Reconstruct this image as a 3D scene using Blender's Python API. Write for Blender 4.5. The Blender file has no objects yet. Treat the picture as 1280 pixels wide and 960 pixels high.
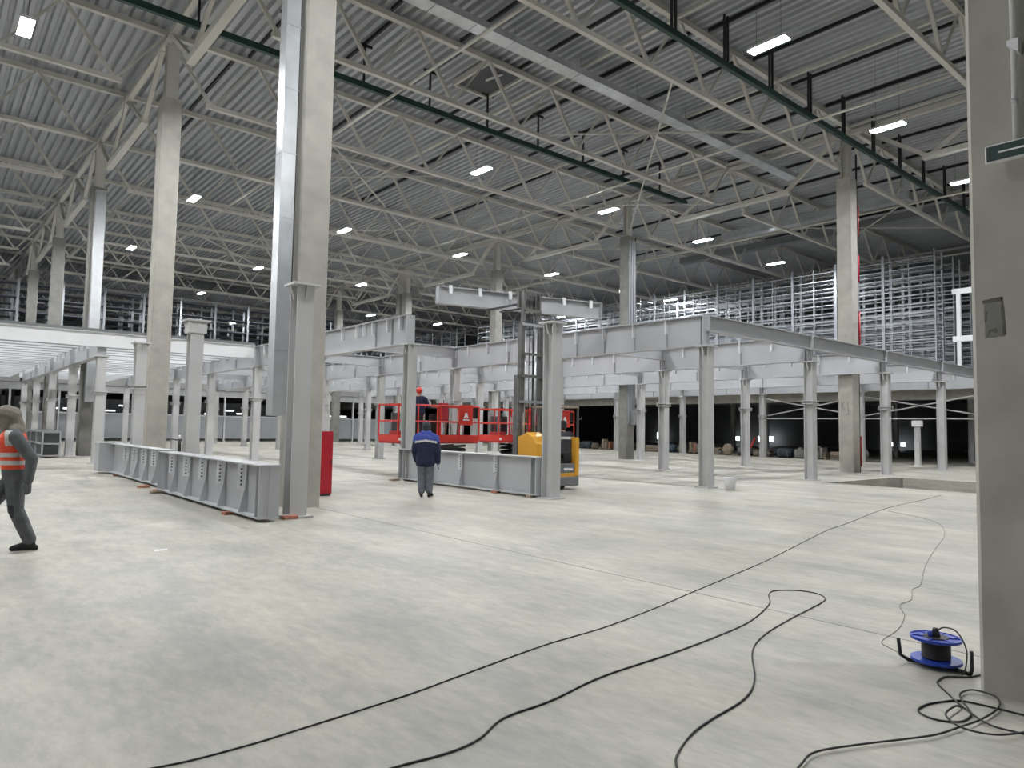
import bpy, bmesh, math, random
from mathutils import Vector, Matrix
random.seed(7)
scene = bpy.context.scene
col = scene.collection

# ------------------------------------------------------------------ camera
cam_d = bpy.data.cameras.new('camera')
cam = bpy.data.objects.new('camera', cam_d); col.objects.link(cam)
cam_d.sensor_width = 36.0; cam_d.lens = 878.0 / 1280.0 * 36.0
cam_d.clip_start = 0.05; cam_d.clip_end = 400
EYE = 1.576
_r = Vector((0.76301371, -0.64614993, 0.01733044))      # image right in world axes
_d = Vector((0.05355769, 0.03647951, -0.9978982))       # image down
_f = Vector((0.64415965, 0.76233819, 0.06244067))       # view direction
cam.matrix_world = Matrix(((_r.x, -_d.x, -_f.x, 0), (_r.y, -_d.y, -_f.y, 0), (_r.z, -_d.z, -_f.z, EYE), (0, 0, 0, 1)))
scene.camera = cam

# ------------------------------------------------------------------ world, exposure
w = bpy.data.worlds.new('hall_night'); scene.world = w; w.use_nodes = True
w.node_tree.nodes['Background'].inputs[0].default_value = (0.55, 0.62, 0.72, 1)
w.node_tree.nodes['Background'].inputs[1].default_value = 0.05
LAMP_STRENGTH = 470.0
scene.view_settings.view_transform = 'Standard'
scene.view_settings.look = 'None'
scene.view_settings.exposure = 0.12
scene.view_settings.gamma = 1.0
scene.view_settings.use_curve_mapping = False

# ------------------------------------------------------------------ materials
MATS = {}
def mat(name, rgb, rough=0.6, metal=0.0, var=0.0, scale=3.0, bump=0.0, emit=0.0, stretch=(1, 1, 1), alpha=None, detail=5.0, spec=0.5):
    m = bpy.data.materials.new(name); m.use_nodes = True
    nt = m.node_tree; b = nt.nodes['Principled BSDF']
    b.inputs['Base Color'].default_value = (*rgb, 1); b.inputs['Roughness'].default_value = rough
    b.inputs['Metallic'].default_value = metal
    b.inputs['Specular IOR Level'].default_value = spec
    if emit:
        b.inputs['Emission Color'].default_value = (*rgb, 1); b.inputs['Emission Strength'].default_value = emit
    if var or bump:
        tc = nt.nodes.new('ShaderNodeTexCoord'); mp = nt.nodes.new('ShaderNodeMapping')
        mp.inputs['Scale'].default_value = stretch
        nt.links.new(tc.outputs['Object'], mp.inputs[0])
        n = nt.nodes.new('ShaderNodeTexNoise'); n.inputs['Scale'].default_value = scale; n.inputs['Detail'].default_value = detail
        nt.links.new(mp.outputs[0], n.inputs['Vector'])
        if var:
            r = nt.nodes.new('ShaderNodeValToRGB')
            r.color_ramp.elements[0].position = 0.28; r.color_ramp.elements[1].position = 0.72
            r.color_ramp.elements[0].color = (*[c * (1 - var) for c in rgb], 1)
            r.color_ramp.elements[1].color = (*[min(1, c * (1 + var)) for c in rgb], 1)
            nt.links.new(n.outputs[0], r.inputs[0]); nt.links.new(r.outputs[0], b.inputs['Base Color'])
        if bump:
            bp = nt.nodes.new('ShaderNodeBump'); bp.inputs['Strength'].default_value = bump; bp.inputs['Distance'].default_value = 0.01
            nt.links.new(n.outputs[0], bp.inputs['Height']); nt.links.new(bp.outputs[0], b.inputs['Normal'])
    MATS[name] = m
    return m
mat('concrete', (0.40, 0.385, 0.345), 0.85, var=0.16, scale=2.2, bump=0.25, detail=9)
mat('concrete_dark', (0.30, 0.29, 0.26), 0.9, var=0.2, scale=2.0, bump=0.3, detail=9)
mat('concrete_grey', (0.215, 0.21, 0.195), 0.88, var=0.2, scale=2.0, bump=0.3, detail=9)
mat('concrete_patch', (0.13, 0.12, 0.105), 0.9, var=0.4, scale=22, bump=0.3)
mat('girder_grey', (0.46, 0.47, 0.49), 0.5, var=0.05, scale=1.5)
mat('column_grey', (0.54, 0.54, 0.54), 0.5, var=0.06, scale=1.5)
mat('truss_paint', (0.56, 0.545, 0.50), 0.5, var=0.06, scale=1.0)
mat('deck_zinc', (0.40, 0.415, 0.435), 0.45, metal=0.25, var=0.14, scale=0.6, stretch=(4, 0.3, 1))
mat('galvanised', (0.62, 0.64, 0.66), 0.32, metal=0.75, var=0.12, scale=2.5)
mat('rack_zinc', (0.36, 0.38, 0.41), 0.4, metal=0.5)
mat('rack_zinc_shaded', (0.10, 0.11, 0.13), 0.6)
mat('white_paint', (0.78, 0.79, 0.80), 0.45, var=0.03, scale=2)
mat('plate_white', (0.82, 0.83, 0.85), 0.5)
mat('bolt_dark', (0.06, 0.06, 0.065), 0.6)
mat('black', (0.012, 0.013, 0.015), 0.5)
mat('black_rubber', (0.018, 0.018, 0.019), 0.75)
mat('dark_steel', (0.055, 0.06, 0.065), 0.5)
mat('mast_steel', (0.17, 0.17, 0.165), 0.42, metal=0.5, var=0.25, scale=6)
mat('green_duct', (0.012, 0.042, 0.036), 0.45)
mat('red_paint', (0.46, 0.012, 0.028), 0.4, var=0.04, scale=3)
mat('lift_red', (0.68, 0.045, 0.03), 0.4)
mat('lift_dark_red', (0.40, 0.02, 0.03), 0.45)
mat('truck_yellow', (0.72, 0.36, 0.035), 0.4)
mat('truck_grey', (0.17, 0.18, 0.185), 0.5)
mat('navy', (0.012, 0.018, 0.052), 0.85, var=0.25, scale=14)
mat('royal_blue', (0.045, 0.075, 0.33), 0.8, var=0.15, scale=14)
mat('jeans', (0.13, 0.14, 0.165), 0.85, var=0.3, scale=12)
mat('work_grey', (0.105, 0.112, 0.118), 0.85, var=0.2, scale=12)
mat('work_sleeve', (0.105, 0.112, 0.118), 0.85, var=0.2, scale=12)
mat('work_dark', (0.035, 0.037, 0.042), 0.85)
mat('hivis', (0.85, 0.09, 0.035), 0.6, var=0.08, scale=20)
mat('reflective', (0.62, 0.62, 0.60), 0.4)
mat('hood_cloth', (0.22, 0.20, 0.165), 0.9, var=0.2, scale=20)
mat('skin', (0.45, 0.24, 0.17), 0.55)
mat('glove', (0.13, 0.14, 0.155), 0.9)
mat('helmet_red', (0.75, 0.05, 0.03), 0.35)
mat('reel_blue', (0.02, 0.06, 0.42), 0.4, var=0.1, scale=10)
mat('cable_black', (0.025, 0.023, 0.022), 0.55)
mat('cable_grey', (0.24, 0.22, 0.20), 0.6)
mat('brick_red', (0.46, 0.19, 0.125), 0.85, var=0.2, scale=20)
mat('timber', (0.33, 0.27, 0.20), 0.85, var=0.3, scale=8)
mat('debris_brown', (0.16, 0.13, 0.10), 0.9, var=0.5, scale=9)
mat('debris_grey', (0.22, 0.22, 0.21), 0.9, var=0.4, scale=8)
mat('tarp', (0.05, 0.075, 0.10), 0.7, var=0.4, scale=6)
mat('sign_green', (0.006, 0.035, 0.028), 0.35)
mat('joint_dark', (0.20, 0.195, 0.175), 0.9)
mat('panel_grey', (0.24, 0.25, 0.265), 0.6, var=0.12, scale=0.7)
mat('wall_cladding', (0.30, 0.31, 0.32), 0.7, var=0.06, scale=0.5)
mat('slab_grey', (0.25, 0.25, 0.245), 0.85, var=0.1, scale=0.8)
mat('lamp_glow', (0.97, 0.985, 1.0), 0.5, emit=LAMP_STRENGTH)
mat('lamp_body', (0.7, 0.7, 0.7), 0.5)
mat('window_glow', (0.90, 0.95, 1.0), 0.5, emit=3.0)
mat('paper', (0.8, 0.8, 0.78), 0.8)

def floor_material():
    m = bpy.data.materials.new('floor_concrete'); m.use_nodes = True; nt = m.node_tree; N = nt.nodes; L = nt.links
    b = N['Principled BSDF']
    tc = N.new('ShaderNodeTexCoord')
    def noise(scale, detail, stretch=(1, 1, 1), rot=0, rough=0.6):
        mp = N.new('ShaderNodeMapping'); mp.inputs['Scale'].default_value = stretch; mp.inputs['Rotation'].default_value = (0, 0, rot)
        L.new(tc.outputs['Object'], mp.inputs[0])
        n = N.new('ShaderNodeTexNoise'); n.inputs['Scale'].default_value = scale; n.inputs['Detail'].default_value = detail
        n.inputs['Roughness'].default_value = rough
        L.new(mp.outputs[0], n.inputs['Vector']); return n.outputs[0]
    def ramp(v, p0, p1, c0, c1):
        r = N.new('ShaderNodeValToRGB'); e = r.color_ramp.elements
        e[0].position, e[1].position = p0, p1
        e[0].color, e[1].color = (*c0, 1), (*c1, 1)
        L.new(v, r.inputs[0]); return r.outputs[0]
    def mix(mode, fac, a, c):
        x = N.new('ShaderNodeMix'); x.data_type = 'RGBA'; x.blend_type = mode
        if isinstance(fac, float): x.inputs[0].default_value = fac
        else: L.new(fac, x.inputs[0])
        L.new(a, x.inputs[6]); L.new(c, x.inputs[7]); return x.outputs[2]
    base = ramp(noise(0.55, 7), 0.30, 0.70, (0.412, 0.400, 0.358), (0.59, 0.565, 0.487))
    streak = ramp(noise(1.3, 8, (1.0, 0.28, 1), 0.55, 0.68), 0.36, 0.66, (0.72, 0.73, 0.75), (1.06, 1.05, 1.03))
    grain = ramp(noise(11, 8, (1, 0.4, 1), 0.55, 0.75), 0.32, 0.68, (0.80, 0.80, 0.80), (1.08, 1.08, 1.08))
    c = mix('MULTIPLY', 1.0, base, streak); c = mix('MULTIPLY', 1.0, c, grain)
    # scuffed tyre tracks: dark broken smears in one drifting direction
    t1 = ramp(noise(0.7, 5, (1.0, 0.22, 1), -0.75, 0.6), 0.56, 0.70, (0, 0, 0), (1, 1, 1))
    t2 = ramp(noise(7.0, 6, (1.0, 0.35, 1), -0.75, 0.75), 0.42, 0.62, (0, 0, 0), (1, 1, 1))
    tm = mix('MULTIPLY', 1.0, t1, t2)
    dk = N.new('ShaderNodeRGB'); dk.outputs[0].default_value = (0.30, 0.30, 0.30, 1)
    sm = N.new('ShaderNodeMath'); sm.operation = 'MULTIPLY'; sm.inputs[1].default_value = 0.75
    L.new(tm, sm.inputs[0])
    c = mix('MIX', sm.outputs[0], c, dk.outputs[0])
    for cx, cy, rx, ry, rot, amt in ((3.9, 7.3, 2.6, .55, -.5, .8), (6.2, 7.0, 2.0, .9, -.35, .75), (2.4, 8.6, 1.6, .3, .3, .5), (11.5, 7.5, 3.0, .8, .25, .7), (3.3, 3.6, 1.2, .5, .6, .4), (2.0, 5.0, 2.4, .7, .4, .4)):
        mp = N.new('ShaderNodeMapping'); mp.vector_type = 'TEXTURE'; mp.inputs['Location'].default_value = (cx, cy, 0); mp.inputs['Rotation'].default_value = (0, 0, rot); mp.inputs['Scale'].default_value = (rx, ry, 1)
        L.new(tc.outputs['Object'], mp.inputs[0])
        ln = N.new('ShaderNodeVectorMath'); ln.operation = 'LENGTH'; L.new(mp.outputs[0], ln.inputs[0])
        mk_ = ramp(ln.outputs['Value'], 0.15, 1.0, (1, 1, 1), (0, 0, 0))
        nz = ramp(noise(6.5, 9, (1.0, .3, 1), rot, .8), .44, .60, (0, 0, 0), (1, 1, 1))
        q = mix('MULTIPLY', 1.0, mk_, nz); q2 = N.new('ShaderNodeMath'); q2.operation = 'MULTIPLY'; q2.inputs[1].default_value = amt; L.new(q, q2.inputs[0])
        c = mix('MIX', q2.outputs[0], c, dk.outputs[0])
    L.new(c, b.inputs['Base Color'])
    rr = ramp(noise(0.9, 6), 0.3, 0.7, (0.42,) * 3, (0.62,) * 3); L.new(rr, b.inputs['Roughness'])
    b.inputs['Specular IOR Level'].default_value = 0.35
    bp = N.new('ShaderNodeBump'); bp.inputs['Strength'].default_value = 0.06; bp.inputs['Distance'].default_value = 0.01
    L.new(noise(9, 8), bp.inputs['Height']); L.new(bp.outputs[0], b.inputs['Normal'])
    MATS['floor_concrete'] = m
floor_material()

# ------------------------------------------------------------------ mesh helpers
class MB:
    def __init__(s): s.v = []; s.f = []
    def box(s, x0, x1, y0, y1, z0, z1):
        n = len(s.v)
        s.v += [(x0, y0, z0), (x1, y0, z0), (x1, y1, z0), (x0, y1, z0), (x0, y0, z1), (x1, y0, z1), (x1, y1, z1), (x0, y1, z1)]
        s.f += [tuple(n + i for i in q) for q in ((0, 3, 2, 1), (4, 5, 6, 7), (0, 1, 5, 4), (1, 2, 6, 5), (2, 3, 7, 6), (3, 0, 4, 7))]
        return s
    def bar(s, a, b, wd, ht, up=(0, 0, 1)):
        a, b = Vector(a), Vector(b); d = (b - a).normalized(); up = Vector(up)
        if abs(d.dot(up)) > 0.98: up = Vector((0, 1, 0)) if abs(d.y) < 0.9 else Vector((1, 0, 0))
        sx = d.cross(up).normalized(); sz = sx.cross(d).normalized(); n = len(s.v)
        for p in (a, b):
            for i, j in ((-1, -1), (1, -1), (1, 1), (-1, 1)):
                s.v.append(tuple(p + sx * (wd / 2 * i) + sz * (ht / 2 * j)))
        s.f += [tuple(n + i for i in q) for q in ((3, 2, 1, 0), (4, 5, 6, 7), (0, 1, 5, 4), (1, 2, 6, 5), (2, 3, 7, 6), (3, 0, 4, 7))]
        return s
    def tube(s, pts, r, n=8, closed=False, caps=True):
        pts = [Vector(p) for p in pts]; m = len(pts); base = len(s.v); prev = None
        for i, p in enumerate(pts):
            if closed: d = pts[(i + 1) % m] - pts[i - 1]
            else: d = pts[min(i + 1, m - 1)] - pts[max(i - 1, 0)]
            d.normalize()
            if prev is None:
                u = Vector((0, 0, 1)) if abs(d.z) < 0.9 else Vector((1, 0, 0))
                u = (u - d * u.dot(d)).normalized()
            else:
                u = (prev - d * prev.dot(d)).normalized()
            prev = u; v = d.cross(u); rr = r[i] if isinstance(r, (list, tuple)) else r
            for k in range(n):
                a = 2 * math.pi * k / n
                s.v.append(tuple(p + (u * math.cos(a) + v * math.sin(a)) * rr))
        for i in range(m if closed else m - 1):
            j = (i + 1) % m
            for k in range(n):
                l = (k + 1) % n
                s.f.append((base + i * n + k, base + i * n + l, base + j * n + l, base + j * n + k))
        if caps and not closed:
            s.f.append(tuple(base + k for k in reversed(range(n)))); s.f.append(tuple(base + (m - 1) * n + k for k in range(n)))
        return s
    def cyl(s, a, b, r, n=14): return s.tube([a, b], r, n)
    def prism(s, poly, axis, a, b):
        """extrude a 2D polygon along axis ('x','y','z') from a to b"""
        n = len(s.v); m = len(poly)
        for t in (a, b):
            for p, q in poly:
                s.v.append({'x': (t, p, q), 'y': (p, t, q), 'z': (p, q, t)}[axis])
        s.f.append(tuple(n + i for i in reversed(range(m)))); s.f.append(tuple(n + m + i for i in range(m)))
        for i in range(m):
            j = (i + 1) % m; s.f.append((n + i, n + j, n + m + j, n + m + i))
        return s
    def mesh(s, name, m, smooth=False):
        me = bpy.data.meshes.new(name); me.from_pydata(s.v, [], s.f)
        bm = bmesh.new(); bm.from_mesh(me); bmesh.ops.recalc_face_normals(bm, faces=bm.faces); bm.to_mesh(me); bm.free()
        me.materials.append(MATS[m])
        if smooth:
            for p in me.polygons: p.use_smooth = len(p.vertices) == 4
        return me
    def build(s, name, m, parent=None, loc=(0, 0, 0), rz=0, smooth=False, bevel=0):
        return link(name, s.mesh(name, m, smooth), parent, loc, rz, bevel)
def link(name, me, parent=None, loc=(0, 0, 0), rz=0, bevel=0):
    o = bpy.data.objects.new(name, me); col.objects.link(o); o.parent = parent
    o.location = loc; o.rotation_euler = (0, 0, rz)
    if bevel:
        b = o.modifiers.new('bevel', 'BEVEL'); b.width = bevel; b.segments = 2; b.limit_method = 'ANGLE'
    return o
def tag(o, label, cat, group=None, kind=None):
    if label: o['label'] = label
    if cat: o['category'] = cat
    if group: o['group'] = group
    if kind: o['kind'] = kind
    return o
def thing(name, label, cat, loc=(0, 0, 0), rz=0, group=None):
    o = bpy.data.objects.new(name, None); col.objects.link(o); o.location = loc; o.rotation_euler = (0, 0, rz)
    o.empty_display_size = 0.2
    return tag(o, label, cat, group)
def copy_tree(o, loc=None, parent=None, rz=None, label=None, group=None):
    c = o.copy(); col.objects.link(c)
    if parent: c.parent = parent
    if loc is not None: c.location = loc
    if rz is not None: c.rotation_euler = (0, 0, rz)
    if label: c['label'] = label
    if group: c['group'] = group
    for ch in KIDS.get(o.name, ()) or list(o.children): copy_tree(ch, None, c)
    return c
KIDS = {}
def box(*a): return MB().box(*a)
ORD = ['first', 'second', 'third', 'fourth', 'fifth', 'sixth', 'seventh', 'eighth', 'ninth', 'tenth', 'eleventh', 'twelfth', 'thirteenth', 'fourteenth', 'fifteenth', 'sixteenth', 'seventeenth', 'eighteenth', 'nineteenth', 'twentieth', 'twenty-first', 'twenty-second', 'twenty-third']

# ================================================================== SETTING
FX0, FX1, FY0, FY1 = -45.0, 80.0, -25.0, 108.0
PX0, PX1, PY0, PY1 = 22.4, 27.7, 5.0, 10.75           # pit opening in the floor
fl = MB()
def quad(mb, pts):
    n = len(mb.v); mb.v += pts; mb.f.append((n, n + 1, n + 2, n + 3))
for x0, x1, y0, y1 in ((FX0, PX0, FY0, FY1), (PX1, FX1, FY0, FY1), (PX0, PX1, FY0, PY0), (PX0, PX1, PY1, FY1)):
    fl.box(x0, x1, y0, y1, -0.25, 0.0)
floor = tag(fl.build('floor', 'floor_concrete'), 'pale trowelled concrete floor with tyre scuffs', None, kind='structure')
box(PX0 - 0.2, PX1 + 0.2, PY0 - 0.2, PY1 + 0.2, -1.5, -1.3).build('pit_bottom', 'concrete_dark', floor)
box(PX0 - 0.2, PX0, PY0, PY1, -1.3, -0.25).build('pit_wall', 'concrete', floor)
box(PX1, PX1 + 0.2, PY0, PY1, -1.3, -0.25).build('pit_wall', 'concrete', floor)
box(PX0 - 0.2, PX1 + 0.2, PY1, PY1 + 0.2, -1.3, -0.25).build('pit_wall', 'concrete', floor)
box(PX0 - 0.2, PX1 + 0.2, PY0 - 0.2, PY0, -1.3, -0.25).build('pit_wall', 'concrete', floor)
box(PX1 - 0.25, PX1, PY1 - 0.25, PY1, -1.3, -0.01).build('pit_pier', 'concrete_dark', floor)
for x in (5.9, 11.4, 17.0, 20.1, 23.0, 26.0, 29.3, 32.2, 35.2, 38.2):
    y0, y1 = (-20, 60) if x == 5.9 else (11.0 if PX0 < x < PX1 or x > 11.5 else 11.8, 60)
    wdt = 0.006 if x == 5.9 else 0.05
    box(x - wdt, x + wdt, y0, y1, -0.01, 0.0015).build('joint_strip', 'joint_dark', floor)
for y in (18.2, 24.4, 30.5, 36.6, 42.5):
    box(6, 41, y - 0.03, y + 0.03, -0.01, 0.0012).build('joint_strip', 'joint_dark', floor)

# roof deck: real trapezoidal ribs running along Y
DECK_Z = 14.62
dk = MB(); per = 0.32; x = FX0; prof = []
while x < FX1:
    prof += [(x, DECK_Z), (x + 0.13, DECK_Z), (x + 0.18, DECK_Z + 0.13), (x + 0.27, DECK_Z + 0.13)]; x += per
for yy in (FY0, FY1):
    dk.v += [(p, yy, q) for p, q in prof]
npf = len(prof)
dk.f = [(i, i + 1, npf + i + 1, npf + i) for i in range(npf - 1)]
ceiling = dk.build('ceiling', 'deck_zinc'); tag(ceiling, 'corrugated zinc roof deck', None, kind='structure')
box(FX0, FX1, FY0, FY1, DECK_Z + 0.16, DECK_Z + 0.4).build('roof_insulation', 'panel_grey', ceiling)
for nm, a in (('wall_left', (FX0 - .3, FX0, FY0, FY1, 0, 15)), ('wall_right', (FX1, FX1 + .3, FY0, FY1, 0, 15)),
              ('wall_back', (FX0, FX1, FY1, FY1 + .3, 0, 15)), ('wall_front', (FX0, FX1, FY0 - .3, FY0, 0, 15))):
    tag(box(*a).build(nm, 'wall_cladding'), None, None, kind='structure')

# ================================================================== CONCRETE COLUMNS
def chamfer(hw, c): return [(-hw + c, -hw), (hw - c, -hw), (hw, -hw + c), (hw, hw - c), (hw - c, hw), (-hw + c, hw), (-hw, hw - c), (-hw, -hw + c)]
SHAFT = MB().prism(chamfer(0.3, 0.025), 'z', 0, 12.25).mesh('shaft', 'concrete')
POST = MB().box(-.19, .19, -.16, -.14, 12.25, 14.16).box(-.19, .19, .14, .16, 12.25, 14.16).box(-.012, .012, -.14, .14, 12.25, 14.16).mesh('steel_post', 'truss_paint')
CAP = MB().box(-.28, .28, -.28, .28, 12.25, 12.28).mesh('seat_plate', 'truss_paint')
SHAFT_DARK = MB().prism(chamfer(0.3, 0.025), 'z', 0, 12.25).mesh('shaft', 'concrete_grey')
def concrete_column(x, y, label, group=None, dark=False):
    t = thing('concrete_column', label, 'column', (x, y, 0), 0, group)
    link('shaft', SHAFT_DARK if dark else SHAFT, t); link('seat_plate', CAP, t); link('steel_post', POST, t)
    return t
PY = 11.8
near = concrete_column(5.40, 1.21, 'broad raw concrete column with a dark patch beside the blue cable reel')
# near column: dark-edged recess drawn as flat patches, and a raised darker vertical strip
def blotch(pts, dx, name, m):
    r_ = random.Random(len(pts)); out = []
    for a, b in zip(pts, pts[1:] + pts[:1]):
        for k in range(6): out.append((a[0] + (b[0] - a[0]) * k / 6 + r_.uniform(-.0022, .0022), a[1] + (b[1] - a[1]) * k / 6 + r_.uniform(-.003, .003)))
    MB().prism(out, 'x', -0.3 - dx, -0.298).build(name, m, near)
blotch([(0.125, 2.44), (0.228, 2.435), (0.222, 2.19), (0.115, 2.195)], .001, 'patch_ground', 'concrete_grey')
blotch([(0.125, 2.445), (0.235, 2.43), (0.232, 2.41), (0.13, 2.415)], .002, 'patch_top_edge', 'concrete_patch')
blotch([(0.125, 2.44), (0.138, 2.435), (0.128, 2.20), (0.110, 2.205)], .002, 'patch_side_edge', 'concrete_patch')
blotch([(0.218, 2.36), (0.208, 2.36), (0.212, 2.30), (0.222, 2.29)], .002, 'patch_side_edge', 'concrete_patch')
blotch([(0.218, 2.195), (0.205, 2.24), (0.17, 2.25), (0.15, 2.235), (0.16, 2.22), (0.19, 2.225), (0.205, 2.195)], .002, 'patch_blot', 'concrete_patch')
box(-0.304, -0.299, -0.3 + 0.025, 0.02, 4.9 - 1.6, 12.2).build('darker_strip', 'concrete_dark', near)
c1 = concrete_column(5.70, 13.05, 'concrete column beside the red cabinet with a silver duct on its side')
c2 = concrete_column(5.90, 24.9, 'concrete column standing behind the two girders laid end to end')
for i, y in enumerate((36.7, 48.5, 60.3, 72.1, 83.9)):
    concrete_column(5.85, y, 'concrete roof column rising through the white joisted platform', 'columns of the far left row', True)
c1070 = concrete_column(29.45, 13.2, 'concrete column beside the floor pit with a red and black riser')
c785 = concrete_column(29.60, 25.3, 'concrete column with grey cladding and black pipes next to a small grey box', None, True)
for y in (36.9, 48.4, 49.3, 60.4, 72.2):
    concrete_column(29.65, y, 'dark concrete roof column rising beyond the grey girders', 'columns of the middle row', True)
for y in (24.9, 36.7, 48.5):
    concrete_column(-17.9, y, 'concrete roof column left of the white platform', 'columns of the outer left row')
# grey sheet cladding and pipes on the tall middle column
for dx in (-0.2, 0.0, 0.2):
    box(dx - 0.07, dx + 0.07, -0.36, -0.302, 1.9, 12.0).build('cladding_strip', 'panel_grey', c785)
for dx in (0.33, 0.42):
    MB().cyl((dx, -0.2, 1.6), (dx, -0.2, 12.2), 0.04, 8).build('black_pipe', 'black', c785, smooth=True)
box(-0.05, 0.24, -0.5, -0.36, 1.85, 2.65).build('junction_box', 'galvanised', c785)
box(0.36, 0.56, -0.5, -0.3, 1.85, 2.65).build('junction_box', 'galvanised', c785)
# handwritten mark on the pit column
mk = MB()
for a, b in (((-0.30, 0.16, 2.9), (-0.30, 0.16, 2.55)), ((-0.30, 0.05, 2.9), (-0.30, 0.16, 2.72)), ((-0.30, 0.14, 2.74), (-0.30, 0.04, 2.55)), ((-0.30, -0.08, 2.9), (-0.30, -0.12, 2.4)), ((-0.30, -0.12, 2.4), (-0.30, 0.0, 2.32))):
    mk.bar((a[0] - .002, a[1], a[2]), (b[0] - .002, b[1], b[2]), 0.03, 0.006, up=(1, 0, 0))
mk.build('chalk_mark', 'debris_grey', c1070)
# red/black riser beside the pit column
rs = thing('riser_pipe', 'vertical black riser with red sleeves on the concrete column by the pit', 'pipe', (29.83, 12.95, 0))
MB().cyl((0, 0, 0.0), (0, 0, 13.4), 0.035, 8).build('pipe', 'black', rs, smooth=True)
for z0, z1 in ((0.25, 1.48), (4.95, 6.7), (7.95, 9.1), (9.9, 11.2)):
    MB().cyl((0.085, 0, z0), (0.085, 0, z1), 0.05, 10).build('red_sleeve', 'red_paint', rs, smooth=True)
    box(0.0, 0.1, -0.03, 0.03, (z0 + z1) / 2 - .03, (z0 + z1) / 2 + .03).build('clamp', 'dark_steel', rs)
# silver ducts
def duct(x, y, z0, z1, label, wx=0.27, wy=0.30, seg=1.25, rz=0):
    t = thing('sheet_metal_duct', label, 'duct', (x, y, 0), rz)
    z = z0; i = 0
    while z < z1 - 0.05:
        e = min(z + seg, z1)
        box(-wx / 2, wx / 2, -wy / 2, wy / 2, z + 0.008, e - 0.008).build('duct_section', 'galvanised', t)
        box(-wx / 2 - .008, wx / 2 + .008, -wy / 2 - .008, wy / 2 + .008, e - 0.012, e + 0.012).build('flange', 'galvanised', t)
        z = e; i += 1
    return t
d1 = duct(5.12, 12.88, 1.72, 14.3, 'tall silver sheet metal duct in sections on the column by the red cabinet')
MB().cyl((0.165, -0.09, 2.2), (0.165, -0.09, 14.2), 0.018, 8).build('black_pipe', 'black', d1)
duct(5.85, 36.17, 2.4, 12.0, 'silver sheet metal duct on the column behind the white platform edge', 0.4, 0.4, 2.4)
# conduit and sign on the near column
cd = thing('conduit', 'white vertical conduit with a bracket running down the near concrete column', 'pipe', (5.045, 1.231, 0))
MB().cyl((0, 0, 3.30), (0, 0, 11.5), 0.016, 10).build('pipe', 'white_paint', cd, smooth=True)
MB().prism([(-0.03, 3.93), (0.03, 3.99), (0.03, 4.02), (-0.03, 4.02)], 'x', -0.022, 0.05).build('bracket', 'white_paint', cd)
MB().cyl((0, 0, 3.62), (0, 0, 3.645), 0.021, 10).build('coupling', 'galvanised', cd, smooth=True)
sg = thing('exit_sign', 'dark green sign panel with a white arrow and pale frame on the near column', 'sign', (4.985, 0, 3.255))
box(-0.02, 0.02, 0.79, 1.374, 0.0, 0.112).build('frame', 'white_paint', sg, bevel=0.006)
box(-0.024, -0.018, 0.80, 1.364, 0.010, 0.102).build('face', 'sign_green', sg)
ar = MB().box(-0.0275, -0.0235, 0.92, 1.30, 0.05, 0.060)
ar.bar((-0.0255, 0.90, 0.055), (-0.0255, 1.10, 0.095), 0.004, 0.011); ar.bar((-0.0255, 0.90, 0.055), (-0.0255, 1.10, 0.02), 0.004, 0.011)
ar.build('arrow', 'plate_white', sg)

# ================================================================== ROOF TRUSSES
TB, TT = 12.42, 14.45
SP = 23.8; NP = 8; PL = SP / NP
def truss_meshes():
    d = {}
    d['top'] = MB().box(0, SP, -.09, .09, TT - .09, TT + .09).mesh('top_chord', 'truss_paint')
    d['bot'] = MB().box(PL / 2 - .2, SP - PL / 2 + .2, -.075, .075, TB - .075, TB + .075).mesh('bottom_chord', 'truss_paint')
    d['dn'] = MB().bar((0.05, 0, TT - .05), (PL / 2, 0, TB), 0.10, 0.10, (0, 1, 0)).mesh('diagonal', 'truss_paint')
    d['up'] = MB().bar((0, 0, TB), (PL / 2 - .05, 0, TT - .05), 0.07, 0.07, (0, 1, 0)).mesh('diagonal', 'truss_paint')
    wb = MB()
    for i in range(NP):
        wb.bar((i * PL, 0, TT), ((i + .5) * PL, 0, TB), 0.10, 0.10, (0, 1, 0)); wb.bar(((i + .5) * PL, 0, TB), ((i + 1) * PL, 0, TT), 0.07, 0.07, (0, 1, 0))
    d['web'] = wb.mesh('web', 'truss_paint')
    return d
TM = truss_meshes()
TRUSS_L = ('pale steel roof truss with zigzag members under the corrugated deck', 'truss')
def roof_truss(x0, y, near, lab):
    t = thing('roof_truss', lab, TRUSS_L[1], (x0, y, 0), 0, 'roof trusses spanning across the hall')
    link('top_chord', TM['top'], t); link('bottom_chord', TM['bot'], t)
    if near:
        for i in range(NP):
            link('diagonal', TM['dn'], t, (i * PL, 0, 0)); link('diagonal', TM['up'], t, ((i + .5) * PL, 0, 0))
    else:
        link('web', TM['web'], t)
for x0 in (-18.1, 5.7, 29.5):
    for j in range(0, 15):
        y = 1.2 + 5.9 * j
        where = {-18.1: 'over the white platform', 5.7: 'over the grey girder grid', 29.5: 'over the storage racks'}[x0]
        roof_truss(x0, y, y < 44, ORD[j] + ' pale zigzag roof truss ' + where + ' counted from the near concrete column')
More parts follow.
